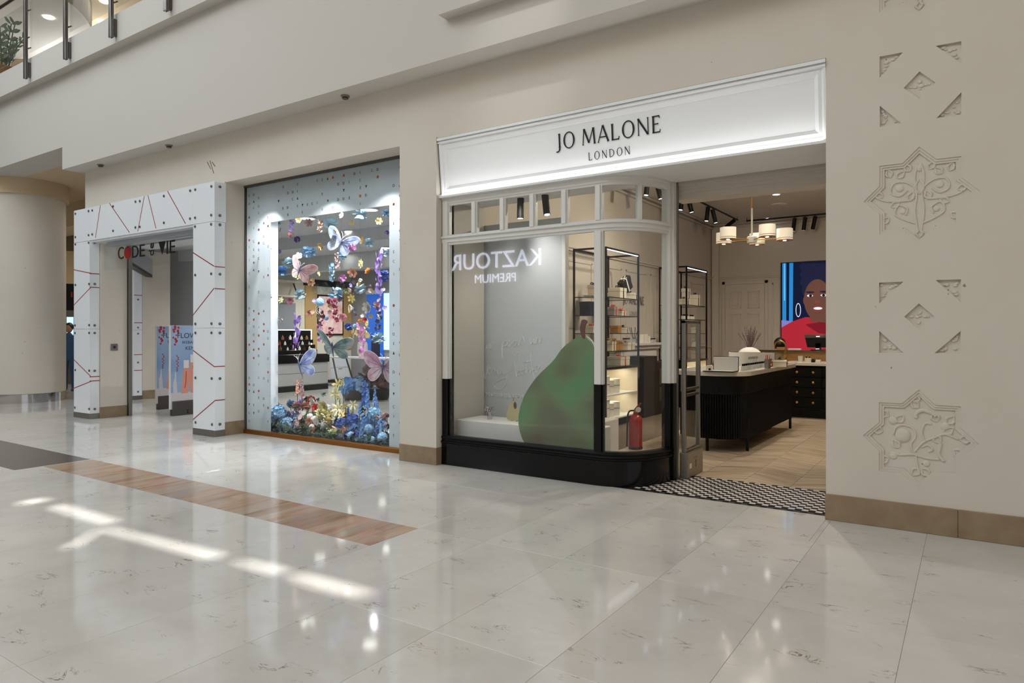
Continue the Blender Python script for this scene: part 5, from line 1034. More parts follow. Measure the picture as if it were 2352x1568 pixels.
# long counter with black top and grey drawers
co = thing('perfume_counter', 'long grey counter with black top inside the flower-window shop', 'counter')
MB().bevbox(-15.25, -14.52, 9.2, 12.65, 0, .14, .004).build('plinth', 'black_satin', co); MB().bevbox(-15.25, -14.48, 9.2, 12.66, .74, .96, .006).build('black_top', 'black_gloss', co); MB().box(-15.25, -14.54, 9.2, 12.62, .14, .74).build('carcass', 'grey_drawer', co)
for k in range(4):
    for z0, z1 in ((.16, .46), (.47, .73)): MB().bevbox(-14.54, -14.515, 9.25 + k * .85, 10.08 + k * .85, z0, z1, .004).build('drawer_front', 'grey_drawer', co)
rs = thing('perfume_riser', 'black back-lit riser crowded with small bottles on the long counter', 'display riser'); MB().bevbox(-15.25, -15.15, 9.2, 12.6, .96, 1.60, .004).build('back_board', 'black_gloss', rs)
for z in (1.06, 1.2, 1.34): MB().bevbox(-15.15, -14.85 + (z - 1.06) * -.6, 9.25, 12.55, z - .1, z, .003).build('step', 'black_gloss', rs)
for yy in (9.8, 10.55, 11.3, 12.05, 12.58): MB().bevbox(-15.15, -15.13, yy, yy + .012, .97, 1.60, .001).build('led_strip', 'led_soft', rs)
MB().bevbox(-15.16, -15.13, 9.2, 12.6, 1.59, 1.61, .001).build('led_strip', 'led_soft', rs)
random.seed(8); bm = [MB().lathe([(0, 0), (.03, 0), (.03, .06), (.012, .07), (.012, .10), (0, .10)], n=8).mesh('perfume_bottle', c, True) for c in ('amber', 'label_cream', 'brass', 'bottle_dark', 'jar_white')]
rowl = ['front', 'middle', 'rear']
for r_, (X, z) in enumerate(((-14.93, 1.061), (-15.0, 1.201), (-15.07, 1.341))):
    for k in range(14):
        c = random.randrange(5); inst('perfume_bottle', bm[c], None, (X, 9.9 + k * .19 + random.uniform(-.03, .03), z), (0, 0, random.random()), random.uniform(.8, 1.25), label=f'{["amber", "cream", "gold", "dark", "white"][c]} bottle, {(["first"] + ORD[1:])[k]} in the {rowl[r_]} row of the black riser', cat='bottle', group='bottles on the black riser')
wu = thing('white_drawer_unit', 'white drawer unit under the pink flower poster', 'drawer unit', (-16.58, 14.65, 0)); MB().bevbox(0, .35, -.45, .35, .09, .82, .005).build('carcass', 'shop_white', wu); MB().bevbox(.02, .33, -.43, .33, 0, .09, .003).build('plinth', 'black_satin', wu); MB().bevbox(0, .38, -.47, .37, .82, .86, .004).build('top', 'shop_white', wu)
for z0 in (.11, .46): MB().bevbox(.35, .365, -.43, .33, z0, z0 + .33, .003).build('drawer_front', 'shop_white', wu); MB().bevbox(.365, .38, -.12, .02, z0 + .30, z0 + .31, .002).build('handle', 'black_satin', wu)
ps = thing('flower_poster', 'framed pink blossom poster between golden panels on the display wall', 'poster', (-16.6, 14.55, 0))
for a, b in ((-1.0, -.55), (.50, .85)): MB().bevbox(0, .03, a, b, 1.0, 2.95, .004).build('gold_panel', 'gold_panel', ps)
MB().bevbox(0, .04, -.55, .50, 1.45, 2.70, .004).build('frame', 'black_satin', ps); mat('blossom_print', (244, 214, 204), .5, noise=(4.2, 1.0, (214, 120, 96), 3), emit=.25)
MB().bevbox(.04, .046, -.50, .45, 1.50, 2.65, .002).build('print', 'blossom_print', ps); MB().bevbox(0, .06, .86, .93, 0, 3.2, .004).build('white_post', 'shop_white', ps); MB().box(0, .03, -1.05, .9, 2.95, 3.15).build('head_board', 'black_satin', ps)
bl = thing('blue_display', 'bright blue display panel with white scalloped top on the rear wall', 'display panel', (0, 0, 0)); MB().bevbox(-15.85, -15.12, 15.34, 15.39, .35, 2.80, .004).build('blue_board', 'blue_panel', bl); MB().bevbox(-15.6, -15.25, 15.31, 15.34, .6, 1.45, .003).build('dark_niche', 'navy', bl)
for k in range(6): MB().lathe([(0, 0), (.07, 0), (.07, .012), (0, .012)], (-15.80 + k * .125, 15.335, 2.80), 14, Matrix.Rotation(PI / 2, 3, 'X')).build('scallop', 'shop_white', bl)
MB().bevbox(-15.08, -14.0, 15.33, 15.39, 1.0, 2.75, .004).build('light_screen', 'sky_screen', None, label='pale glowing cloud picture beside the blue display panel', cat='screen')
sh_ = thing('wall_shelf', 'cream wall shelf with dark bracket seen through the left of the flower window', 'shelf', (-16.6, 12.8, 0)); MB().bevbox(0, .4, -1.0, .35, 2.98, 3.03, .004).bevbox(0, .4, -1.0, .35, 2.55, 2.6, .004).bevbox(0, .02, -1.0, .35, 2.6, 2.98, .003).build('boards', 'cream_shop', sh_); MB().tube([(.38, .2, 2.6), (.05, .3, 2.98)], .02, 8).build('bracket', 'black_satin', sh_)
MB().bevbox(-16.6, -16.57, 11.6, 13.2, 1.3, 2.4, .004).build('grey_blind', 'grey_shop', None, label='grey panel blind on the wall behind the black riser', cat='blind')
tb = thing('slant_leg_table', 'pale table with slanting grey legs behind the flowers', 'table', (-14.4, 13.7, 0)); MB().bevbox(-1.2, 1.3, -.35, .35, .80, .84, .005).build('table_top', 'shop_white', tb)
for sx, sy in ((-1, -1), (1, -1), (-1, 1), (1, 1)): MB().tube([(sx * .85, sy * .25, .80), (sx * .55, sy * .3, 0)], .025, 8).build('leg', 'steel_dark', tb)
vs_ = thing('white_vase', 'tall white vase of pale orchids on the slant-legged table', 'vase', (-14.25, 13.65, .84)); MB().lathe([(0, 0), (.10, 0), (.15, .12), (.14, .35), (.12, .42), (.11, .42), (.0, .38)], n=18).build('vase_body', 'jar_white', vs_, True)

# entrance lobby: two gates with posters, grey partition, far portal leg
mat('poster_sky', (124, 156, 196), .45, noise=((1.2, 1.2, 1.6), .7, (186, 204, 222), 2)); mat('poster_pale', (206, 200, 202), .5); mat('poster_pink', (222, 150, 128), .35); mat('poster_red', (168, 36, 40), .5); mat('poster_ink', (34, 40, 66), .5); mat('poster_glass', (226, 218, 214), .3)
def poster_gate(loc, label):
    g_ = gate(loc, PI / 2, label, True, .62); MB().bevbox(-.03, .65, -.028, .028, .12, 1.65, .003).build('poster_board', 'shop_white', g_); y = -.0295
    pr = MB().box(-.025, .645, y, -.028, .42, 1.645).build('poster', 'poster_sky', g_); MB().box(-.025, .645, y - .001, -.028, .125, .42).build('poster_base', 'poster_pale', pr)
    for body, s, u, v in (('FLOWER', .135, .09, 1.42), ('IKEBANA', .075, .19, 1.315), ('KENZO', .095, .25, 1.20)):
        me = text_mesh(body, s, .0006, 'LEFT', 1.02); me.materials.append(M['poster_ink']); inst('print_text', me, pr, (u, y - .0012, v), (PI / 2, 0, 0))
    f_ = MB(); random.seed(2)
    for k in range(26): f_.ball((.02 + random.uniform(0, .10) * (1 if k < 16 else .6), y, random.uniform(1.25, 1.63) if k < 16 else 0), random.uniform(.014, .03), 7, 4, (1, .06, 1)) if k < 16 else f_.ball((.09 + random.uniform(-.02, .03) + .0, y, .82 + (k - 16) * .03), .014, 6, 4, (1, .06, 1))
    f_.build('print_petals', 'poster_red', pr)
    MB().prism([(.02, .42), (.10, .42), (.09, .55), (.075, .70), (.07, .80), (.055, .80), (.05, .70), (.02, .60)], y - .0008, -.028, 'y').build('print_vase', 'poster_pale', pr)
    for cx, zt2, lean in ((.24, .92, .03), (.42, 1.02, -.02)):
        MB().prism([(cx - .065, .40), (cx + .06, .40), (cx + .065 + lean, zt2 - .28), (cx + .05 + lean, zt2 - .06), (cx - .05 + lean, zt2 - .06), (cx - .075 + lean, zt2 - .28)], y - .0014, -.028, 'y').build('print_bottle', 'poster_pink', pr)
        MB().prism([(cx - .05 + lean, zt2 - .055), (cx + .05 + lean, zt2 - .055), (cx + .05 + lean, zt2 + .09), (cx - .05 + lean, zt2 + .09)], y - .0014, -.028, 'y').build('print_cap', 'poster_glass', pr)
        MB().tube([(cx, y - .0016, .5), (cx + .02, y - .0016, .6), (cx + lean, y - .0016, zt2 - .12)], .006, 5).build('print_sprig', 'poster_red', pr)
    MB().box(.28, .30, -.0465, -.045, .03, .09).box(.26, .32, -.0465, -.045, .085, .095).box(.26, .32, -.0465, -.045, .028, .038).build('mark', 'letter_black', g_)
poster_gate((-12.08, 6.86, 0), 'security gate with a full blue perfume poster just inside the portal'); poster_gate((-13.32, 7.28, 0), 'farther security gate, its blue perfume poster half hidden')
gp = MB(); a, b = atW(387, 766, 16.5), atW(445, 766, 16.5); gp.prism([(a.x, a.y), (b.x, b.y), (b.x + .2, b.y + .3), (a.x + .1, a.y + .5)], 0, 3.5)
struct('wall_lobby', gp, 'grey_shop', 'dark grey partition inside the portal')
a, b = atW(303, 766, 12.95), atW(386, 766, 19.0); d = Vector((b.x - a.x, b.y - a.y)).normalized(); n_ = Vector((d.y, -d.x)) * -.25
lb = MB().prism([(a.x, a.y), (b.x, b.y), (b.x + n_.x, b.y + n_.y), (a.x + n_.x, a.y + n_.y)], 2.86, 3.2); struct('wall_lobby_beam', lb, 'alu_trim', 'grey shutter beam over the second entrance')
MB().prism([(a.x, a.y), (b.x, b.y), (b.x + n_.x * .5, b.y + n_.y * .5), (a.x + n_.x * .5, a.y + n_.y * .5)], 2.80, 2.855).build('trim_2', 'black_satin', None, kind='structure', label='black seal under the grey shutter beam')
struct('wall_second_entrance', MB().box(-15.95, -15.72, 8.25, 8.9, 0, 3.4), 'plaster', 'cream reveal of the second shop entrance'); MB().bevbox(-15.96, -15.71, 8.25, 8.9, 0, .2, .004).build('baseboard_second', 'skirt_stone', None, kind='structure', label='stone skirting at the second entrance')
p2_ = thing('door_3', 'white portal leg with red lines of the second entrance', None, kind='structure')
for z0, z1 in ((.09, 1.58), (1.584, 3.1)): MB().bevbox(-16.0, -15.72, 8.06, 8.245, z0, z1, .003).build('panel', 'acrylic_white', p2_)
MB().bevbox(-16.0, -15.715, 8.055, 8.245, 0, .09, .002).build('steel_foot', 'steel', p2_)
for py in (678, 741, 814, 850): z = onX(322, py, -15.72).z; MB().box(-15.722, -15.717, 8.06, 8.245, z - .007, z + .007).build('red_line', 'red_line', p2_)
for py in (688, 752, 766, 832, 899): z = onX(322, py, -15.72).z; inst('bolt', bolt, p2_, (-15.72, 8.15, z), (0, PI / 2, 0))

# ================================================================== FLOWERS
FC = dict(paleblue=(206, 233, 246), skyblue=(164, 208, 240), midblue=(120, 166, 222), deepblue=(88, 116, 190), steelblue=(140, 176, 208), white=(238, 232, 224), cream=(238, 214, 158), tan=(222, 184, 124), yellow=(240, 220, 140), paleyellow=(240, 230, 178), orange=(236, 160, 70), peach=(242, 186, 160), pink=(232, 160, 172), palepink=(240, 200, 196), magenta=(208, 138, 194), purple=(146, 116, 192), darkpurple=(104, 70, 140), lilac=(176, 160, 214), crimson=(130, 44, 70), brown=(104, 74, 74), lime=(176, 184, 120), red=(214, 74, 66), green=(70, 104, 66), darkgreen=(38, 58, 44), dusty=(150, 132, 130), slate=(86, 90, 120))
for k, c in FC.items(): mat('fl_' + k, c, .7, spec=.2)
def basis(d):
    d = Vector(d).normalized(); a = d.cross(Vector((0, 0, 1))); a = a.normalized() if a.length > .05 else Vector((1, 0, 0)); return d, a, d.cross(a)
def petal(mb, base, d, side, nrm, L, W, curl=.2, tip=.35):
    base, d, side, nrm = Vector(base), Vector(d), Vector(side), Vector(nrm)
    p = [base, base + d * L * .35 - side * W * .42 + nrm * curl * L * .05, base + d * L * .35 + side * W * .42 + nrm * curl * L * .05, base + d * L * .75 - side * W * .5 + nrm * curl * L * .5, base + d * L * .75 + side * W * .5 + nrm * curl * L * .5, base + d * L - side * W * tip * .5 + nrm * curl * L, base + d * L + side * W * tip * .5 + nrm * curl * L, base + d * L * .55 - nrm * curl * L * .12]
    mb.add(p, [(0, 7, 1), (0, 2, 7), (1, 7, 3), (7, 2, 4), (7, 4, 3), (3, 4, 6, 5)])
R_ = random.Random(99)
def rdir(zmin=-1.0):
    while True:
        v = Vector((R_.uniform(-1, 1), R_.uniform(-1, 1), R_.uniform(-1, 1)))
        if .1 < v.length < 1 and v.normalized().z > zmin: return v.normalized()
def floret(mb, c, n, r, k=4, tip=.8):
    n, a, b = basis(n); o = R_.uniform(0, 2)
    for i in range(k):
        t = o + 2 * PI * i / k; d = a * math.cos(t) + b * math.sin(t); petal(mb, c, (d + n * .25).normalized(), n.cross(d), n, r, r * (2.6 / k + .35), .15, tip)
def m_carn():
    m = MB()
    for i in range(64):
        d = rdir(); n, a, b = basis(d); petal(m, d * .15, (d + rdir() * .25).normalized(), a, b, R_.uniform(.7, .98), R_.uniform(.45, .7), R_.uniform(-.3, .3), .9)
    return m
def m_rose():
    m = MB()
    for ring_, (k, r, L, op) in enumerate(((3, .06, .55, .15), (4, .16, .62, .4), (5, .26, .7, .7), (6, .3, .8, 1.1))):
        for i in range(k):
            t = 2 * PI * i / k + ring_ * .5; d = Vector((math.cos(t), math.sin(t), 0)); u = (d * op + Vector((0, 0, 1))).normalized(); petal(m, d * r * .6 - Vector((0, 0, .35)), u, Vector((-math.sin(t), math.cos(t), 0)), d, L + .3, .75, .12, .7)
    return m
def m_daff():
    m = MB()
    for i in range(6): t = PI * i / 3; d = Vector((math.cos(t), math.sin(t), .12)); petal(m, (0, 0, 0), d.normalized(), (-math.sin(t), math.cos(t), 0), (0, 0, 1), 1.0, .5, .05, .1)
    m.lathe([(.12, 0), (.2, .2), (.3, .42), (.36, .45), (.26, .40), (.05, .1)], n=12); return m
def m_orchid():
    m = MB(); floret(m, Vector((0, 0, 0)), Vector((0, 0, 1)), 1.0, 5, .6); m.ball((0, 0, .1), .16, 8, 5); return m
def m_cluster(k=9, r=.55):
    m = MB()
    for i in range(k): d = rdir(); floret(m, d * .5, d, r, 4, .7)
    return m
def m_hydr():
    m = MB()
    for i in range(70): d = rdir(-.35); floret(m, d * .85, d, .24, 4, .85)
    m.ball((0, 0, 0), .72, 10, 7); return m
def m_spire(k=24, r0=.16, up=True):
    m = MB()
    for i in range(k):
        t = i / k; a = i * 2.4; rr_ = r0 * (1 - .65 * t); d = Vector((math.cos(a), math.sin(a), .25)).normalized(); floret(m, Vector((math.cos(a) * rr_ * .5, math.sin(a) * rr_ * .5, t)), d, .10 * (1.25 - .7 * t) * (r0 / .16), 4, .7)
    m.tube([(0, 0, 0), (0, 0, 1)], .012, 5); return m
def m_chain():
    m = MB()
    for i in range(14): t = (i + R_.uniform(-.3, .3)) / 14; a = i * 2.4; floret(m, Vector((.09 * math.cos(a), .09 * math.sin(a), -max(t, 0))), (math.cos(a), math.sin(a), -.3), R_.uniform(.06, .12), 5, .5)
    m.tube([(0, 0, 0), (0, 0, -1)], .006, 4); return m
def m_pom():
    m = MB().ball((0, 0, 0), 1, 16, 11); m.v = [tuple(Vector(p) * (.9 + .12 * R_.random())) for p in m.v]
    for i in range(46): d = rdir(); floret(m, d * .92, d, .2, 4, .8)
    return m
def m_lily():
    m = MB()
    for i in range(6): t = PI * i / 3 + .2; d = Vector((math.cos(t), math.sin(t), .7)).normalized(); petal(m, (0, 0, -.3), d, (-math.sin(t), math.cos(t), 0), Vector((math.cos(t), math.sin(t), -.6)), 1.15, .42, .25, .1)
    for i in range(5): m.tube([(0, 0, -.2), (.12 * math.cos(i * 1.25), .12 * math.sin(i * 1.25), .5)], .02, 4)
    return m
def m_daisy():
    m = MB()
    for i in range(16): t = PI * i / 8; petal(m, (.12 * math.cos(t), .12 * math.sin(t), 0), (math.cos(t), math.sin(t), .15), (-math.sin(t), math.cos(t), 0), (0, 0, 1), .9, .2, .05, .3)
    m.ball((0, 0, .03), .2, 10, 5, (1, 1, .6)); return m
def m_grass(k=46, L=1.0):
    m = MB()
    for i in range(k):
        a = R_.uniform(0, 2 * PI); o = R_.uniform(.25, 1.0); l = R_.uniform(.7, 1.0) * L; p = Vector((0, 0, 0)); q = Vector((math.cos(a) * o * .35, math.sin(a) * o * .35, l * .6)); e = Vector((math.cos(a) * o * .8, math.sin(a) * o * .8, l * (.95 - .4 * o))); s = Vector((-math.sin(a), math.cos(a), 0)) * .016
        m.add([p - s, p + s, q + s, q - s, e], [(0, 1, 2, 3), (3, 2, 4)])
    return m
def m_leafy(k=24):
    m = MB()
    for i in range(k): d = rdir(-.1); n, a, b = basis(d); petal(m, d * .1, d, a, b, R_.uniform(.6, 1.0), .34, .2, .15)
    return m
KIND = dict(carn=(m_carn, 3, 'ruffled_carnation', 'ruffled carnation'), rose=(m_rose, 2, 'fabric_rose', 'rose'), daff=(m_daff, 1, 'daffodil', 'daffodil'), orchid=(m_orchid, 1, 'small_blossom', 'blossom'), cluster=(m_cluster, 2, 'blossom_cluster', 'blossom cluster'), chain=(m_chain, 2, 'blossom_garland', 'blossom garland'), pom=(m_pom, 1, 'pompon_flower', 'pompon ball'), hydr=(m_hydr, 2, 'hydrangea', 'hydrangea head'), spire=(m_spire, 2, 'delphinium_spike', 'flower spike'), lily=(m_lily, 1, 'lily', 'lily'), daisy=(m_daisy, 1, 'daisy', 'daisy'), grass=(m_grass, 2, 'grass_tuft', 'grass tuft'), leafy=(m_leafy, 2, 'leaf_spray', 'leaf spray'))
meshes = {}
for k, (fn, n_, nm, w) in KIND.items(): meshes[k] = [fn().mesh(k + '_bloom', 'fl_white') for i in range(n_)]
CW_ = dict(paleblue='pale blue', skyblue='sky blue', midblue='mid blue', deepblue='deep blue', steelblue='steel blue', paleyellow='pale yellow', palepink='pale pink', darkpurple='dark purple', darkgreen='dark green')
thread = MB().tube([(0, 0, 0), (0, 0, 1)], .0004, 4).mesh('thread', 'acrylic_clear'); stemm = MB().tube([(0, 0, 0), (.01, .006, -.5), (0, 0, -1)], .0045, 5).mesh('stem', 'fl_darkgreen')
def place_all(lst, hang):
    """lst: (px, py, size px, kind, colour, Y, [length]); each flower its own thing with bloom and thread or stem"""
    by = {}
    for it in lst: by.setdefault((it[3], it[4]), []).append(it)
    for (kd, col), its in by.items():
        its.sort(key=lambda i: i[1] if hang else i[0]); fn, n_, nm, w = KIND[kd]; cw = CW_.get(col, col)
        for k, it in enumerate(its):
            px, py, s, _, _, Y = it[:6]; c = onY(px, py, Y); wd = (c - _c).dot(_f); r = s / F_PX * wd / 2
            if len(its) == 1: lb = f'{cw} {w} ' + ('hanging in the flower window' if hang else 'in the flower bed behind the glass')
            elif hang: lb = f'{cw} {w} hanging in the window, ' + ('topmost' if k == 0 else ('lowest' if k == len(its) - 1 else ORD[k] + ' from the top')) + ' of its kind'
            else: lb = f'{cw} {w} in the flower bed, ' + ('first' if k == 0 else ORD[k]) + ' of its kind from the portal side'
            o = thing(('hanging_' if hang else 'bed_') + nm, lb, 'flower', c, 0, 'flowers hanging in the window' if hang else 'flowers of the window bed')
            me = meshes[kd][R_.randrange(n_)]; mt_ = 'fl_' + col
            if kd in ('chain', 'spire'): rot = (R_.uniform(-.1, .1), R_.uniform(-.1, .1), R_.uniform(0, 6)); L = it[6] / F_PX * wd; s3 = (L * .95, L * .95, L) if kd == 'spire' else (min(.34, max(.26, L)),) * 2 + (L,)
            elif kd in ('grass',): rot = (0, 0, R_.uniform(0, 6)); s3 = (r * 1.6,) * 3
            elif kd in ('hydr', 'leafy', 'pom', 'carn', 'cluster'): rot = (R_.uniform(-.4, .4) + (.5 if not hang else 0), R_.uniform(-.4, .4), R_.uniform(0, 6)); s3 = (r,) * 3 if kd != 'carn' else (r * 1.12, r * 1.12, r * .92)
            else: rot = (PI / 2 + R_.uniform(-.6, .6), R_.uniform(-.6, .6), R_.uniform(-.5, 1.0)); s3 = (r * 1.05,) * 3
            inst('bloom', me, o, (0, 0, 0), rot, s3, mt_)
            if hang: inst('thread', thread, o, (0, 0, 0), (0, 0, 0), (1, 1, max(.05, 3.495 - c.z)))
            elif kd not in ('grass', 'leafy') and c.z > .05: inst('stem', stemm, o, (0, 0, 0), (0, 0, 0), (1, 1, c.z))
def A_(x, y): return (540 + x / 3.92, 330 + y / 3.92)
def B_(x, y): return (540 + x / 3.92, 680 + y / 3.92)
hangs = []
for zf, rows in ((A_, [(355, 715, 84, 'carn', 'midblue'), (415, 778, 52, 'orchid', 'white'), (512, 690, 0, 'chain', 'purple', 95), (500, 822, 66, 'cluster', 'pink'), (558, 862, 66, 'cluster', 'darkpurple'), (575, 683, 52, 'rose', 'tan'), (665, 708, 66, 'rose', 'palepink'), (768, 690, 0, 'chain', 'peach', 110), (862, 722, 108, 'carn', 'paleblue'), (965, 645, 58, 'orchid', 'white'), (1137, 637, 120, 'carn', 'paleblue'), (1055, 718, 58, 'orchid', 'cream'), (1297, 697, 56, 'rose', 'cream'), (1360, 627, 76, 'carn', 'skyblue'), (1368, 800, 46, 'cluster', 'darkpurple'), (913, 790, 54, 'rose', 'cream'), (345, 857, 80, 'carn', 'paleblue'), (775, 922, 60, 'rose', 'tan'), (868, 910, 66, 'cluster', 'purple'), (1055, 935, 84, 'cluster', 'magenta'), (1123, 862, 62, 'rose', 'tan'), (1210, 890, 86, 'carn', 'paleblue'), (395, 970, 46, 'cluster', 'purple'), (663, 972, 110, 'carn', 'skyblue'), (573, 1010, 60, 'orchid', 'white'), (352, 1038, 62, 'orchid', 'brown'), (490, 1075, 104, 'carn', 'paleblue'), (1355, 980, 72, 'carn', 'paleblue'), (965, 1003, 78, 'carn', 'skyblue'), (917, 980, 0, 'chain', 'palepink', 150), (1137, 1080, 88, 'daff', 'yellow'), (1198, 1147, 54, 'rose', 'orange'), (418, 1143, 92, 'carn', 'midblue'), (357, 1163, 52, 'orchid', 'crimson'), (1060, 1160, 76, 'rose', 'peach'), (762, 1160, 54, 'orchid', 'cream'), (867, 1080, 0, 'chain', 'skyblue', 165), (570, 1195, 62, 'daff', 'paleyellow'), (1295, 960, 0, 'chain', 'purple', 400), (1345, 1190, 104, 'carn', 'deepblue'), (682, 1247, 62, 'rose', 'peach'), (965, 1213, 84, 'cluster', 'magenta'), (585, 1358, 100, 'carn', 'paleblue'), (1127, 1307, 94, 'carn', 'paleblue'), (910, 1350, 124, 'carn', 'skyblue'), (765, 1425, 78, 'pom', 'skyblue'), (415, 1408, 62, 'daff', 'paleyellow'), (493, 1408, 62, 'rose', 'pink'), (1050, 1390, 84, 'daff', 'yellow'), (1195, 1475, 92, 'rose', 'white'), (1280, 1455, 60, 'rose', 'pink'), (1250, 1460, 50, 'leafy', 'green'), (670, 1522, 62, 'rose', 'peach'), (1297, 1555, 52, 'rose', 'white'), (270, 1370, 104, 'carn', 'lime'), (290, 935, 70, 'carn', 'lilac'), (1270, 445, 60, 'carn', 'magenta'), (1080, 500, 70, 'carn', 'paleblue'), (850, 1420, 60, 'cluster', 'crimson'), (1010, 1325, 50, 'rose', 'lime'), (950, 1405, 60, 'cluster', 'dusty'), (520, 540, 60, 'carn', 'lilac'), (440, 580, 60, 'carn', 'skyblue')]),
                 (B_, [(820, 195, 46, 'pom', 'steelblue'), (965, 190, 92, 'cluster', 'pink'), (415, 208, 54, 'rose', 'white'), (565, 175, 0, 'chain', 'purple', 300), (760, 240, 0, 'chain', 'magenta', 180), (1020, 275, 74, 'carn', 'deepblue'), (1078, 270, 42, 'pom', 'steelblue'), (1195, 243, 84, 'daff', 'yellow'), (1290, 380, 112, 'carn', 'paleblue'), (1130, 260, 0, 'chain', 'magenta', 300), (865, 285, 0, 'chain', 'crimson', 90), (890, 30, 0, 'chain', 'crimson', 200), (775, 140, 0, 'chain', 'brown', 130), (1300, 110, 0, 'chain', 'slate', 200), (1222, 180, 36, 'rose', 'yellow'), (1125, 222, 32, 'rose', 'orange'), (1175, 215, 46, 'rose', 'red'), (700, 140, 44, 'orchid', 'peach'), (1085, 175, 30, 'orchid', 'brown')])):
    for r in rows:
        p = zf(r[0], r[1]); Yd = 6.62 + ((r[0] * 7 + r[1] * 13) % 90) / 100.0
        if r[0] < 320 or r[0] > 1390 or r[1] < 600 and zf is A_: Yd = 6.46
        hangs.append((p[0], p[1], r[2] / 3.92, r[3], r[4], Yd) + ((r[5] / 3.92,) if len(r) > 5 else ()))
random.seed(31)
for k in range(34):
    p = A_(random.uniform(690, 1350), random.uniform(1180, 1560)); kd, col = random.choice([('orchid', 'white'), ('orchid', 'dusty'), ('orchid', 'crimson'), ('rose', 'palepink'), ('orchid', 'lilac'), ('leafy', 'dusty'), ('rose', 'cream'), ('orchid', 'slate'), ('cluster', 'white'), ('orchid', 'peach')])
    hangs.append((p[0], p[1], random.uniform(30, 50) / 3.92, kd, col, 6.7 + random.random() * .8))
place_all(hangs, True)
bed = []
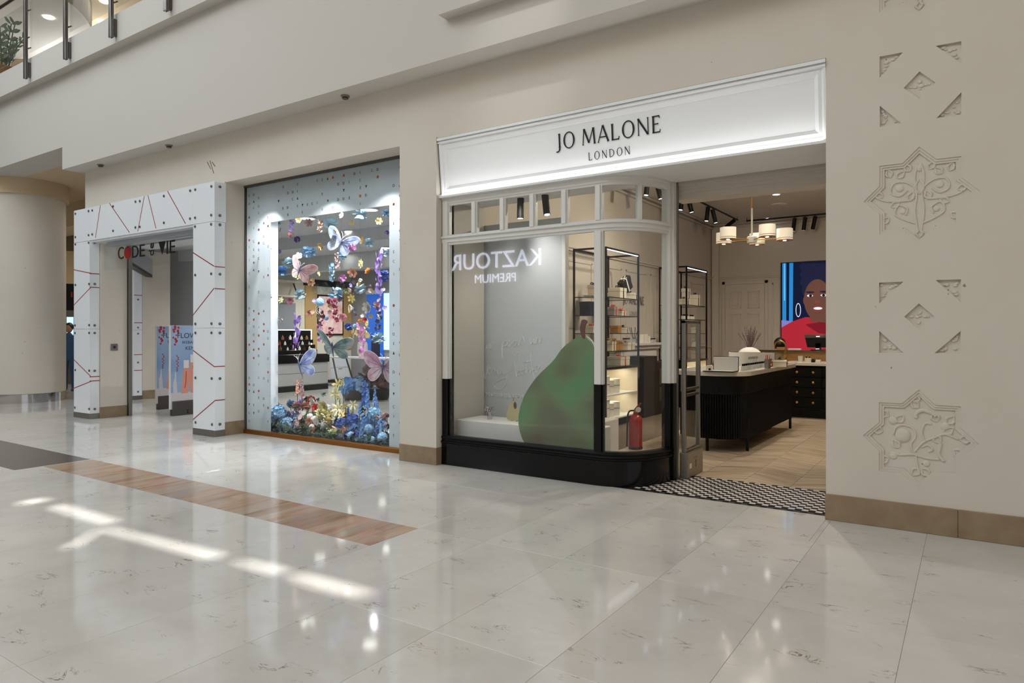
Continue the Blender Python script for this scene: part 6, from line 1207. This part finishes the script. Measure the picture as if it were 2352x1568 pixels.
for r in [(390, 1050, 150, 'hydr', 'skyblue', 6.66), (350, 1090, 90, 'hydr', 'midblue', 6.7), (470, 1150, 130, 'hydr', 'steelblue', 6.6), (440, 1200, 110, 'hydr', 'steelblue', 6.56), (1250, 1058, 134, 'hydr', 'skyblue', 6.64), (1190, 1130, 110, 'hydr', 'midblue', 6.62), (1060, 1120, 130, 'hydr', 'deepblue', 6.72), (960, 1150, 120, 'hydr', 'deepblue', 6.66), (1330, 1160, 110, 'hydr', 'midblue', 6.58), (500, 970, 80, 'carn', 'steelblue', 6.85), (460, 1060, 90, 'cluster', 'lilac', 6.75), (540, 1060, 80, 'cluster', 'lilac', 6.8), (520, 1190, 60, 'rose', 'lilac', 6.6),
          (390, 975, 90, 'lily', 'paleyellow', 6.9), (350, 985, 70, 'lily', 'paleyellow', 6.88), (430, 985, 60, 'daff', 'paleyellow', 6.86), (360, 905, 60, 'daff', 'yellow', 6.9), (325, 840, 50, 'daff', 'yellow', 6.9), (920, 800, 110, 'lily', 'yellow', 7.0), (970, 775, 90, 'lily', 'paleyellow', 7.02), (900, 880, 100, 'lily', 'paleyellow', 6.95), (940, 930, 80, 'lily', 'paleyellow', 6.95), (800, 990, 100, 'rose', 'paleyellow', 6.8), (920, 1010, 120, 'lily', 'paleyellow', 6.82), (1060, 980, 80, 'lily', 'paleyellow', 6.9), (990, 990, 70, 'lily', 'yellow', 6.85), (860, 1060, 80, 'lily', 'yellow', 6.75), (780, 1060, 110, 'carn', 'paleyellow', 6.74), (840, 1120, 70, 'carn', 'cream', 6.68), (960, 1070, 90, 'daff', 'cream', 6.75),
          (555, 990, 100, 'carn', 'palepink', 6.85), (635, 985, 84, 'carn', 'peach', 6.85), (600, 960, 70, 'carn', 'lilac', 6.9), (700, 950, 80, 'rose', 'white', 6.82), (690, 925, 70, 'rose', 'red', 6.86), (725, 1000, 60, 'rose', 'red', 6.8), (675, 1085, 64, 'pom', 'white', 6.7), (715, 1110, 70, 'pom', 'white', 6.72), (690, 1175, 50, 'pom', 'white', 6.6), (665, 1125, 56, 'rose', 'peach', 6.64), (640, 1180, 46, 'rose', 'peach', 6.6), (697, 1210, 56, 'rose', 'peach', 6.56), (985, 1200, 64, 'rose', 'peach', 6.58), (590, 1085, 70, 'daisy', 'palepink', 6.7), (555, 1140, 70, 'daisy', 'palepink', 6.64), (620, 1050, 60, 'daisy', 'white', 6.76), (730, 1130, 60, 'daisy', 'white', 6.66), (1285, 1090, 50, 'rose', 'palepink', 6.6), (1350, 1080, 70, 'carn', 'palepink', 6.6), (1470, 1090, 80, 'carn', 'palepink', 6.5), (1450, 970, 50, 'rose', 'orange', 6.5), (1365, 1150, 50, 'cluster', 'palepink', 6.56),
          (1205, 1195, 90, 'pom', 'skyblue', 6.56), (1045, 1260, 84, 'pom', 'steelblue', 6.52), (1222, 1300, 90, 'pom', 'skyblue', 6.48), (1165, 1280, 76, 'pom', 'skyblue', 6.5), (1325, 1270, 96, 'pom', 'skyblue', 6.48), (950, 1270, 60, 'pom', 'slate', 6.5), (1095, 1290, 60, 'cluster', 'steelblue', 6.48), (1290, 1200, 70, 'cluster', 'deepblue', 6.54),
          (770, 1290, 150, 'grass', 'green', 6.56), (720, 1280, 110, 'grass', 'green', 6.6), (820, 1300, 90, 'grass', 'green', 6.54), (1430, 1320, 150, 'grass', 'darkgreen', 6.46), (230, 1150, 120, 'grass', 'green', 6.46), (600, 1250, 90, 'grass', 'darkgreen', 6.54), (1050, 1070, 90, 'grass', 'lime', 6.8), (650, 930, 90, 'leafy', 'darkgreen', 6.9), (740, 940, 60, 'leafy', 'darkgreen', 6.9), (790, 890, 70, 'leafy', 'green', 7.0), (640, 1240, 90, 'leafy', 'darkgreen', 6.54), (330, 1180, 90, 'leafy', 'darkgreen', 6.56), (1150, 1030, 80, 'leafy', 'green', 6.8), (880, 1230, 100, 'leafy', 'lime', 6.56), (840, 1200, 70, 'leafy', 'lime', 6.6), (1400, 1180, 90, 'leafy', 'darkgreen', 6.5), (560, 1240, 80, 'leafy', 'darkgreen', 6.52), (1270, 1330, 80, 'leafy', 'darkgreen', 6.46), (900, 1290, 80, 'leafy', 'brown', 6.5),
          (210, 1000, 80, 'lily', 'yellow', 6.5), (280, 985, 80, 'lily', 'yellow', 6.5), (190, 770, 60, 'daff', 'yellow', 6.5), (270, 1060, 60, 'cluster', 'midblue', 6.5)]:
    p = B_(r[0], r[1]); bed.append((p[0], p[1], r[2] / 3.92, r[3], r[4], r[5] + .08))
for r in [(600, 900, 'spire', 'palepink', 165, 6.9), (560, 880, 'spire', 'peach', 130, 6.95), (1165, 975, 'spire', 'deepblue', 215, 6.9), (1190, 1000, 'spire', 'midblue', 170, 6.86), (1140, 1270, 'spire', 'midblue', 180, 6.55), (1255, 960, 'spire', 'midblue', 130, 6.9), (1280, 1010, 'spire', 'midblue', 110, 6.84), (1020, 1110, 'spire', 'deepblue', 110, 6.74), (1310, 1230, 'spire', 'skyblue', 90, 6.55), (1120, 1060, 'spire', 'midblue', 110, 6.8)]:
    p = B_(r[0], r[1]); bed.append((p[0], p[1], 10, r[2], r[3], r[5], r[4] / 3.92))
random.seed(44)
def fill(n, x0, x1, y0, y1, opts, s0, s1):
    for k in range(n):
        x, y = random.uniform(x0, x1), random.uniform(y0, y1); p = B_(x, y); kd, col = random.choice(opts); bed.append((p[0], p[1], random.uniform(s0, s1) / 3.92, kd, col, 7.15 - (y - 950) / 350 * .55))
fill(16, 325, 620, 1020, 1230, [('hydr', 'steelblue'), ('hydr', 'skyblue'), ('cluster', 'lilac'), ('rose', 'palepink'), ('carn', 'palepink'), ('daisy', 'white'), ('leafy', 'darkgreen')], 60, 110)
fill(26, 600, 1000, 1000, 1250, [('lily', 'paleyellow'), ('carn', 'paleyellow'), ('rose', 'cream'), ('daisy', 'white'), ('pom', 'white'), ('rose', 'peach'), ('carn', 'yellow'), ('leafy', 'green'), ('hydr', 'cream')], 55, 100)
fill(22, 980, 1380, 1020, 1310, [('hydr', 'midblue'), ('hydr', 'skyblue'), ('hydr', 'deepblue'), ('cluster', 'skyblue'), ('cluster', 'midblue'), ('pom', 'skyblue'), ('leafy', 'darkgreen'), ('rose', 'palepink')], 60, 115)
place_all(bed, False)
# dark moss mound that the bed stands in
ms = MB(); R_.seed(5)
for k in range(620):
    yy = R_.uniform(6.42, 7.15); c = Vector((R_.uniform(-8.9, -5.9), yy, R_.uniform(.0, .06 + .22 * (yy - 6.42)))); d = rdir(.1); n, a, b = basis(d); petal(ms, c, d, a, b, R_.uniform(.07, .17), .05, .2, .2)
ms.build('moss_bed', 'fl_darkgreen', None, kind='stuff', label='dark moss and leaves under the flower bed', cat='moss')
MB().box(-9.05, -5.68, 6.38, 7.2, 0.0, .012).build('display_base', 'black_satin', None, label='low black base board under the flower bed', cat='base board')
# pale orchids in the vase, dark bouquet on the shop floor
R_.seed(9); ob = MB()
for k in range(26): d = rdir(-.2); floret(ob, d * R_.uniform(.1, .30) + Vector((0, 0, .62)), d, .075, 5, .6)
for k in range(8): a = k * .8; ob.tube([(0, 0, .38), (.1 * math.cos(a), .1 * math.sin(a), .55), (.25 * math.cos(a), .25 * math.sin(a), .7)], .006, 4)
ob.build('orchid_spray', 'fl_cream', vs_)
fbq = onZ(866, 917); db = thing('dark_bouquet', 'dark maroon bouquet in a low pot on the shop floor', 'bouquet', (fbq.x, fbq.y, 0)); MB().lathe([(0, 0), (.25, 0), (.34, .25), (.3, .26), (0, .2)], n=18).build('pot', 'black_satin', db, True)
for k, (mm, cc) in enumerate((('hydr', 'brown'), ('hydr', 'crimson'), ('leafy', 'darkgreen'), ('cluster', 'dusty'), ('leafy', 'darkgreen'))): inst('bloom', meshes[mm][0], db, (.2 * math.cos(k * 1.3), .2 * math.sin(k * 1.3), .45 + .08 * (k % 2)), (0, 0, k), .30, 'fl_' + cc)
fbq = onZ(812, 918); db = thing('blue_bouquet', 'low blue-grey pot planting on the shop floor left of the dark bouquet', 'bouquet', (fbq.x, fbq.y, 0)); MB().lathe([(0, 0), (.2, 0), (.3, .22), (.27, .22), (0, .18)], n=18).build('pot', 'steel_dark', db, True)
for k, (mm, cc) in enumerate((('hydr', 'steelblue'), ('hydr', 'slate'), ('leafy', 'darkgreen'), ('cluster', 'midblue'))): inst('bloom', meshes[mm][0], db, (.2 * math.cos(k * 1.6), .2 * math.sin(k * 1.6), .32), (0, 0, k), .24, 'fl_' + cc)

# ------------------------------------------------------------------ paper butterflies
def wing_mat(name, c1, c2, c3): 
    m = bpy.data.materials.new(name); m.use_nodes = True; nt = m.node_tree; b = nt.nodes['Principled BSDF']; N = nt.nodes.new; tc = N('ShaderNodeTexCoord'); n = N('ShaderNodeTexNoise'); n.inputs['Scale'].default_value = 7; n.inputs['Detail'].default_value = 3
    cr = N('ShaderNodeValToRGB'); e = cr.color_ramp.elements; e[0].position = .35; e[0].color = srgb(*c1); e[1].position = .65; e[1].color = srgb(*c3); k = e.new(.5); k.color = srgb(*c2)
    nt.links.new(tc.outputs['Object'], n.inputs['Vector']); nt.links.new(n.outputs[0], cr.inputs[0]); nt.links.new(cr.outputs[0], b.inputs['Base Color']); b.inputs['Roughness'].default_value = .6; M[name] = m; return name
wing_mat('wing_blue', (96, 108, 152), (148, 160, 194), (206, 214, 228)); wing_mat('wing_pink', (196, 140, 146), (222, 176, 178), (238, 208, 204)); wing_mat('wing_teal', (104, 132, 136), (150, 176, 178), (196, 208, 206)); wing_mat('wing_lav', (96, 104, 160), (140, 150, 196), (188, 198, 222)); wing_mat('wing_mauve', (190, 128, 160), (218, 170, 190), (232, 204, 214))
fore = [(0, .02), (.10, .16), (.24, .27), (.38, .31), (.48, .28), (.50, .20), (.46, .10), (.38, .0), (.28, -.06), (.14, -.06), (.02, -.03)]
hind = [(0, -.02), (.12, -.04), (.27, -.07), (.34, -.16), (.33, -.27), (.26, -.34), (.17, -.33), (.08, -.24), (.02, -.12)]
def butterfly(c, W_, m, label, rot, fold=(.35, .35)):
    o = thing('paper_butterfly', label, 'butterfly', c, 0, 'paper butterflies in the window'); o.rotation_euler = rot
    for s, fd in ((-1, fold[0]), (1, fold[1])):
        for pts, nm in ((fore, 'forewing'), (hind, 'hindwing')):
            P = [(p.x, p.y) for p in smooth_path([(a, b, 0) for a, b in pts + pts[:1]], 4)[:-1]]
            def fx(mb): 
                mt = Matrix.Rotation(s * fd, 4, 'Z') @ Matrix.Diagonal((s * W_, W_, W_, 1)); mb.v = [tuple(mt @ Vector(p)) for p in mb.v]; return mb
            dy = .0 if nm == 'forewing' else .006
            cx_, cy_ = sum(p[0] for p in P) / len(P), sum(p[1] for p in P) / len(P)
            wg = fx(MB().prism([(cx_ + (a - cx_) * .94, cy_ + (b - cy_) * .94) for a, b in P], -.006 + dy, -.003 + dy, 'y')).build(nm, m, o); fx(MB().prism(P, -.002 + dy, .001 + dy, 'y')).build('wing_edge', 'fl_white', wg)
            v = MB(); tips = pts[2:-1:2]
            for t in tips: v.tube([(0, -.0065 + dy, 0), (t[0] * .5, -.0065 + dy, t[1] * .45), (t[0] * .9, -.0065 + dy, t[1] * .9)], [.006, .004, .002], 4)
            fx(v).build('wing_veins', 'fl_slate', wg)
    MB().tube([(0, -.01 * W_, -.28 * W_), (0, -.015 * W_, -.1 * W_), (0, -.015 * W_, .08 * W_), (0, -.01 * W_, .14 * W_)], [.008 * W_, .018 * W_, .022 * W_, .012 * W_], 8).build('butterfly_body', 'fl_slate', o, True)
    for s in (-1, 1): MB().tube([(0, 0, .13 * W_), (s * .04 * W_, 0, .22 * W_), (s * .1 * W_, 0, .28 * W_)], .004 * W_ + .0008, 5).build('antenna', 'fl_white', o)
    th = inst('thread', thread, o, (0, 0, 0), (0, 0, 0), (1, 1, 1)); mt = Matrix.Rotation(rot[2], 3, 'Z') @ Matrix.Rotation(rot[1], 3, 'Y') @ Matrix.Rotation(rot[0], 3, 'X'); up = mt.inverted() @ Vector((0, 0, 1)); th.rotation_euler = up.to_track_quat('Z', 'Y').to_euler(); th.scale = (1, 1, 3.2 - c[2])
butterfly(onY(783, 556, 6.8), .52, 'wing_blue', 'large blue-grey paper butterfly hanging highest, tilted down to one side', (.1, .45, .5), (.1, .75))
butterfly(onY(688, 620, 6.85), .50, 'wing_pink', 'pink paper butterfly hanging below the pale blue carnations', (.3, .42, .5), (.5, .35))
butterfly(onY(764, 797, 6.9), .64, 'wing_teal', 'teal-grey paper butterfly hanging above the yellow lilies', (.65, .18, .5), (.5, .2))
butterfly(onY(688, 838, 6.75), .60, 'wing_lav', 'lavender-blue paper butterfly hanging low over the pale pink flower spike', (-.05, -.30, .35), (1.0, .2))
butterfly(onY(880, 842, 6.62), .62, 'wing_mauve', 'mauve-pink paper butterfly partly behind the frosted right border', (.0, .12, .45), (.1, .9))
# clear acrylic blossoms and white wire roses of the mobile
R_.seed(14)
for k, (x, y, s) in enumerate(((740, 1310, 95), (820, 1290, 80), (960, 1270, 100), (1020, 1300, 90), (1180, 1300, 70), (1240, 1290, 60), (900, 1440, 70))):
    p = A_(x, y); c = onY(p[0], p[1], 7.1 + .06 * k); o = thing('acrylic_blossom', f'{(["first"] + ORD[1:])[k]} clear grey acrylic blossom of the mobile, counted from the portal side', 'ornament', c, 0, 'clear acrylic blossoms'); mb = MB(); floret(mb, Vector((0, 0, 0)), Vector((.2, -1, 0)), s / 3.92 / F_PX * 9.6 * .6, 6, .8); mb.build('acrylic_petals', 'acrylic_clear', o); inst('thread', thread, o, (0, 0, 0), (0, 0, 0), (1, 1, 3.5 - c.z))
for k, (x, y, s) in enumerate(((750, 1492, 90), (1032, 1478, 70))):
    p = A_(x, y); c = onY(p[0], p[1], 7.0); o = thing('wire_rose', ['white spiral wire rose hanging left of the poster', 'narrow white spiral wire rose hanging right of the poster'][k], 'ornament', c); R1 = s / 3.92 / F_PX * 9.4 / 2; mb = MB()
    for t in range(4): rr_ = R1 * (1 - t * .24); mb.tube([(rr_ * math.cos(a / 9 * PI) * (1 if k == 0 else .5), .02 * t, rr_ * math.sin(a / 9 * PI) * (.9 + .08 * math.sin(a))) for a in range(19)], .004, 5)
    mb.build('spiral', 'fl_white', o); inst('thread', thread, o, (0, 0, R1), (0, 0, 0), (1, 1, 3.5 - c.z - R1))

# ================================================================== UPPER GALLERY RAILING, PLANT, SENSORS, ROUND COLUMN, SIDE CORRIDOR
rl = thing('gallery_railing', 'glass balustrade with flat steel posts along the upper gallery', 'railing', (0, 0, 0))
PXs = [-17.6, -16.01, -14.44, -12.86, -11.31, -9.72, -8.15, -6.58]
for X in PXs:
    pt = MB().bevbox(X - .035, X + .035, 5.415, 5.440, 6.19, 7.78, .003).build('post', 'steel', rl); MB().bevbox(X - .030, X + .030, 5.470, 5.518, 6.23, 6.50, .003).bevbox(X - .035, X + .035, 5.450, 5.468, 6.19, 7.78, .003).build('post_bracket', 'steel_dark', pt)
    for z in (6.75, 7.45): 
        for s in (-1, 1): MB().tube([(X, 5.47, z), (X + s * .11, 5.485, z)], .012, 8).build('glass_clamp', 'chrome', pt, True)
for a, b in zip(PXs[:-1], PXs[1:]): MB().box(a + .06, b - .06, 5.478, 5.490, 6.66, 7.62).build('glass_panel', 'glass', rl)
MB().tube([(-18.5, 5.44, 7.80), (-5.8, 5.44, 7.80)], .028, 12).build('handrail', 'steel_dark', rl, True)
bs_ = onY(8, 150, 5.95)
pl = thing('potted_plant', 'leafy green plant in a woven basket behind the gallery railing', 'plant', (bs_.x, 5.95, 6.605)); MB().lathe([(0, 0), (.26, 0), (.34, .20), (.36, .42), (.33, .44), (.30, .42), (0, .38)], n=26).build('basket', 'basket', pl, True)
random.seed(17); stems = MB(); lv = MB()
for k in range(9):
    a = k * 2.4; o_ = .25 + .5 * random.random(); pth = smooth_path([(0.08 * math.cos(a), .08 * math.sin(a), .40), (.3 * o_ * math.cos(a), .3 * o_ * math.sin(a), .8), (.75 * o_ * math.cos(a), .6 * o_ * math.sin(a), 1.1 + .25 * random.random())], 7); stems.tube(pth, .012, 5)
    for i in range(4, len(pth), 2):
        for s in (-1, 1):
            d = (pth[i] - pth[i - 1]).normalized(); sd = d.cross(Vector((0, 0, 1))).normalized() * s; petal(lv, pth[i], (sd + d * .6).normalized(), d, Vector((0, 0, 1)), .15, .075, .1, .25)
stems.build('stems', 'leaf_green', pl, True); lv.build('leaves', 'leaf_grey', pl)
for k, (px, py) in enumerate(((231, 378), (388, 333.5), (793, 220))):
    q = onZ(px, py, 4.446); o = thing('smoke_detector', ['small steel smoke detector on the soffit nearest the round column', 'small steel smoke detector on the soffit above the white portal', 'small steel smoke detector on the soffit above the flower window'][k], 'smoke detector', q); MB().lathe([(0, 0), (.055, 0), (.055, -.014), (.045, -.02), (0, -.02)], n=18).build('base', 'steel', o, True); MB().lathe([(.0, -.02), (.035, -.02), (.04, -.036), (.03, -.042), (0, -.042)], n=16).build('cap', 'steel_dark', o, True)
rc = thing('round_column', 'massive round cream plaster column with mirror-steel base', None, (-17.62, 6.60, 0), kind='structure'); tag(rc, 'massive round cream plaster column with mirror-steel base')
MB().lathe([(.80, .20), (.80, 4.55)], n=64).build('shaft', 'plaster', rc, True); MB().lathe([(.79, 0), (.806, .0), (.806, .195), (.79, .20)], n=64).build('steel_base', 'chrome', rc, True); MB().lathe([(.80, 4.5), (.86, 4.5), (.86, 4.85), (.8, 4.85)], n=48).build('capital', 'tan_ceiling', rc, True)
# side corridor beyond the column: dark shopfront, person in blue
struct('wall_corridor', MB().box(-34, -17.8, 14.0, 14.3, 0, 4.85), 'tan_ceiling', 'tan end wall of the side corridor'); struct('wall_corridor_end', MB().box(-34.2, -33.8, -14, 24, 0, 12), 'plaster', 'cream end wall of the hall')
cq = atW(158, 766, 20.5); fs = thing('corridor_shop', 'dark shopfront glimpsed between the round column and the portal', 'shopfront', (cq.x, cq.y, 0), .95); MB().box(-1.2, 1.2, 0, .1, 2.2, 3.0).build('dark_fascia', 'black_satin', fs); MB().box(-1.2, 1.2, 0, .1, 0, 2.2).build('grey_front', 'steel_dark', fs); MB().box(-1.2, 1.2, 0, .1, 3.0, 3.98).build('upper_board', 'tan_ceiling', fs)
MB().box(-.05, .12, -.02, 0, 1.25, 2.0).build('lit_panel', 'sky_screen', fs); MB().box(.06, .10, -.03, 0, 2.6, 2.75).build('red_lamp', 'letter_red', fs)
MB().bevbox(-1.1, 1.1, -.7, -.1, .75, .8, .01).bevbox(-1.0, -.9, -.6, -.2, 0, .75, .005).bevbox(.9, 1.0, -.6, -.2, 0, .75, .005).build('display_table', 'wood_gold', fs)
pq = atW(159, 766, 17.6)
pb = figure('person', 'person in a blue T-shirt standing beyond the round column', (pq.x, pq.y, 0), .8,
    [(0, 0, .92), (0, .01, 1.15), (0, 0, 1.38), (0, -.01, 1.48), (0, -.02, 1.54), (.18, 0, 1.36), (.25, -.02, 1.08), (.26, -.10, .84), (-.18, 0, 1.36), (-.25, -.02, 1.08), (-.26, -.10, .84), (.09, 0, .86), (.10, -.01, .48), (.10, .02, .08), (.10, -.10, .04), (-.09, 0, .86), (-.10, .02, .48), (-.10, .04, .08), (-.10, -.08, .04)],
    [(0, 1), (1, 2), (2, 3), (3, 4), (2, 5), (5, 6), (6, 7), (2, 8), (8, 9), (9, 10), (0, 11), (11, 12), (12, 13), (13, 14), (0, 15), (15, 16), (16, 17), (17, 18)],
    [.14, .13, .15, .06, .05, .07, .05, .035, .07, .05, .035, .09, .065, .05, .04, .09, .065, .05, .04], 'cloth_blue', None)
MB().ball((0, -.02, 1.64), .098, 20, 14, (.84, 1.0, 1.24)).ball((0, -.115, 1.63), .016, 8, 6, (.8, 1.1, 1.3)).build('head', 'skin', pb, True); MB().ball((0, .005, 1.675), .108, 20, 12, (.92, 1.0, 1.05)).build('hair', 'hair', pb, True)
for q in ((-16.3, 7.9, 4.84), (-17.6, 9.6, 4.84)):
    o = MB().lathe([(0, 0), (.09, 0), (.09, -.012), (0, -.012)], q, 18).build('corridor_downlight', 'lamp_face', None, label=['nearer small bright downlight in the side corridor ceiling', 'farther small bright downlight in the side corridor ceiling'][q[1] > 9], cat='downlight')
light('POINT', 'gallery_downlights', (-20.5, 9.5, 8.3), 260, (.95, .98, 1), shadow_soft_size=.15)
light('AREA', 'corridor_light', (-18.5, 10.0, 4.0), 90, (1, .9, .76), target=(-18.5, 9, 0), shape='RECTANGLE', size=4, size_y=3)
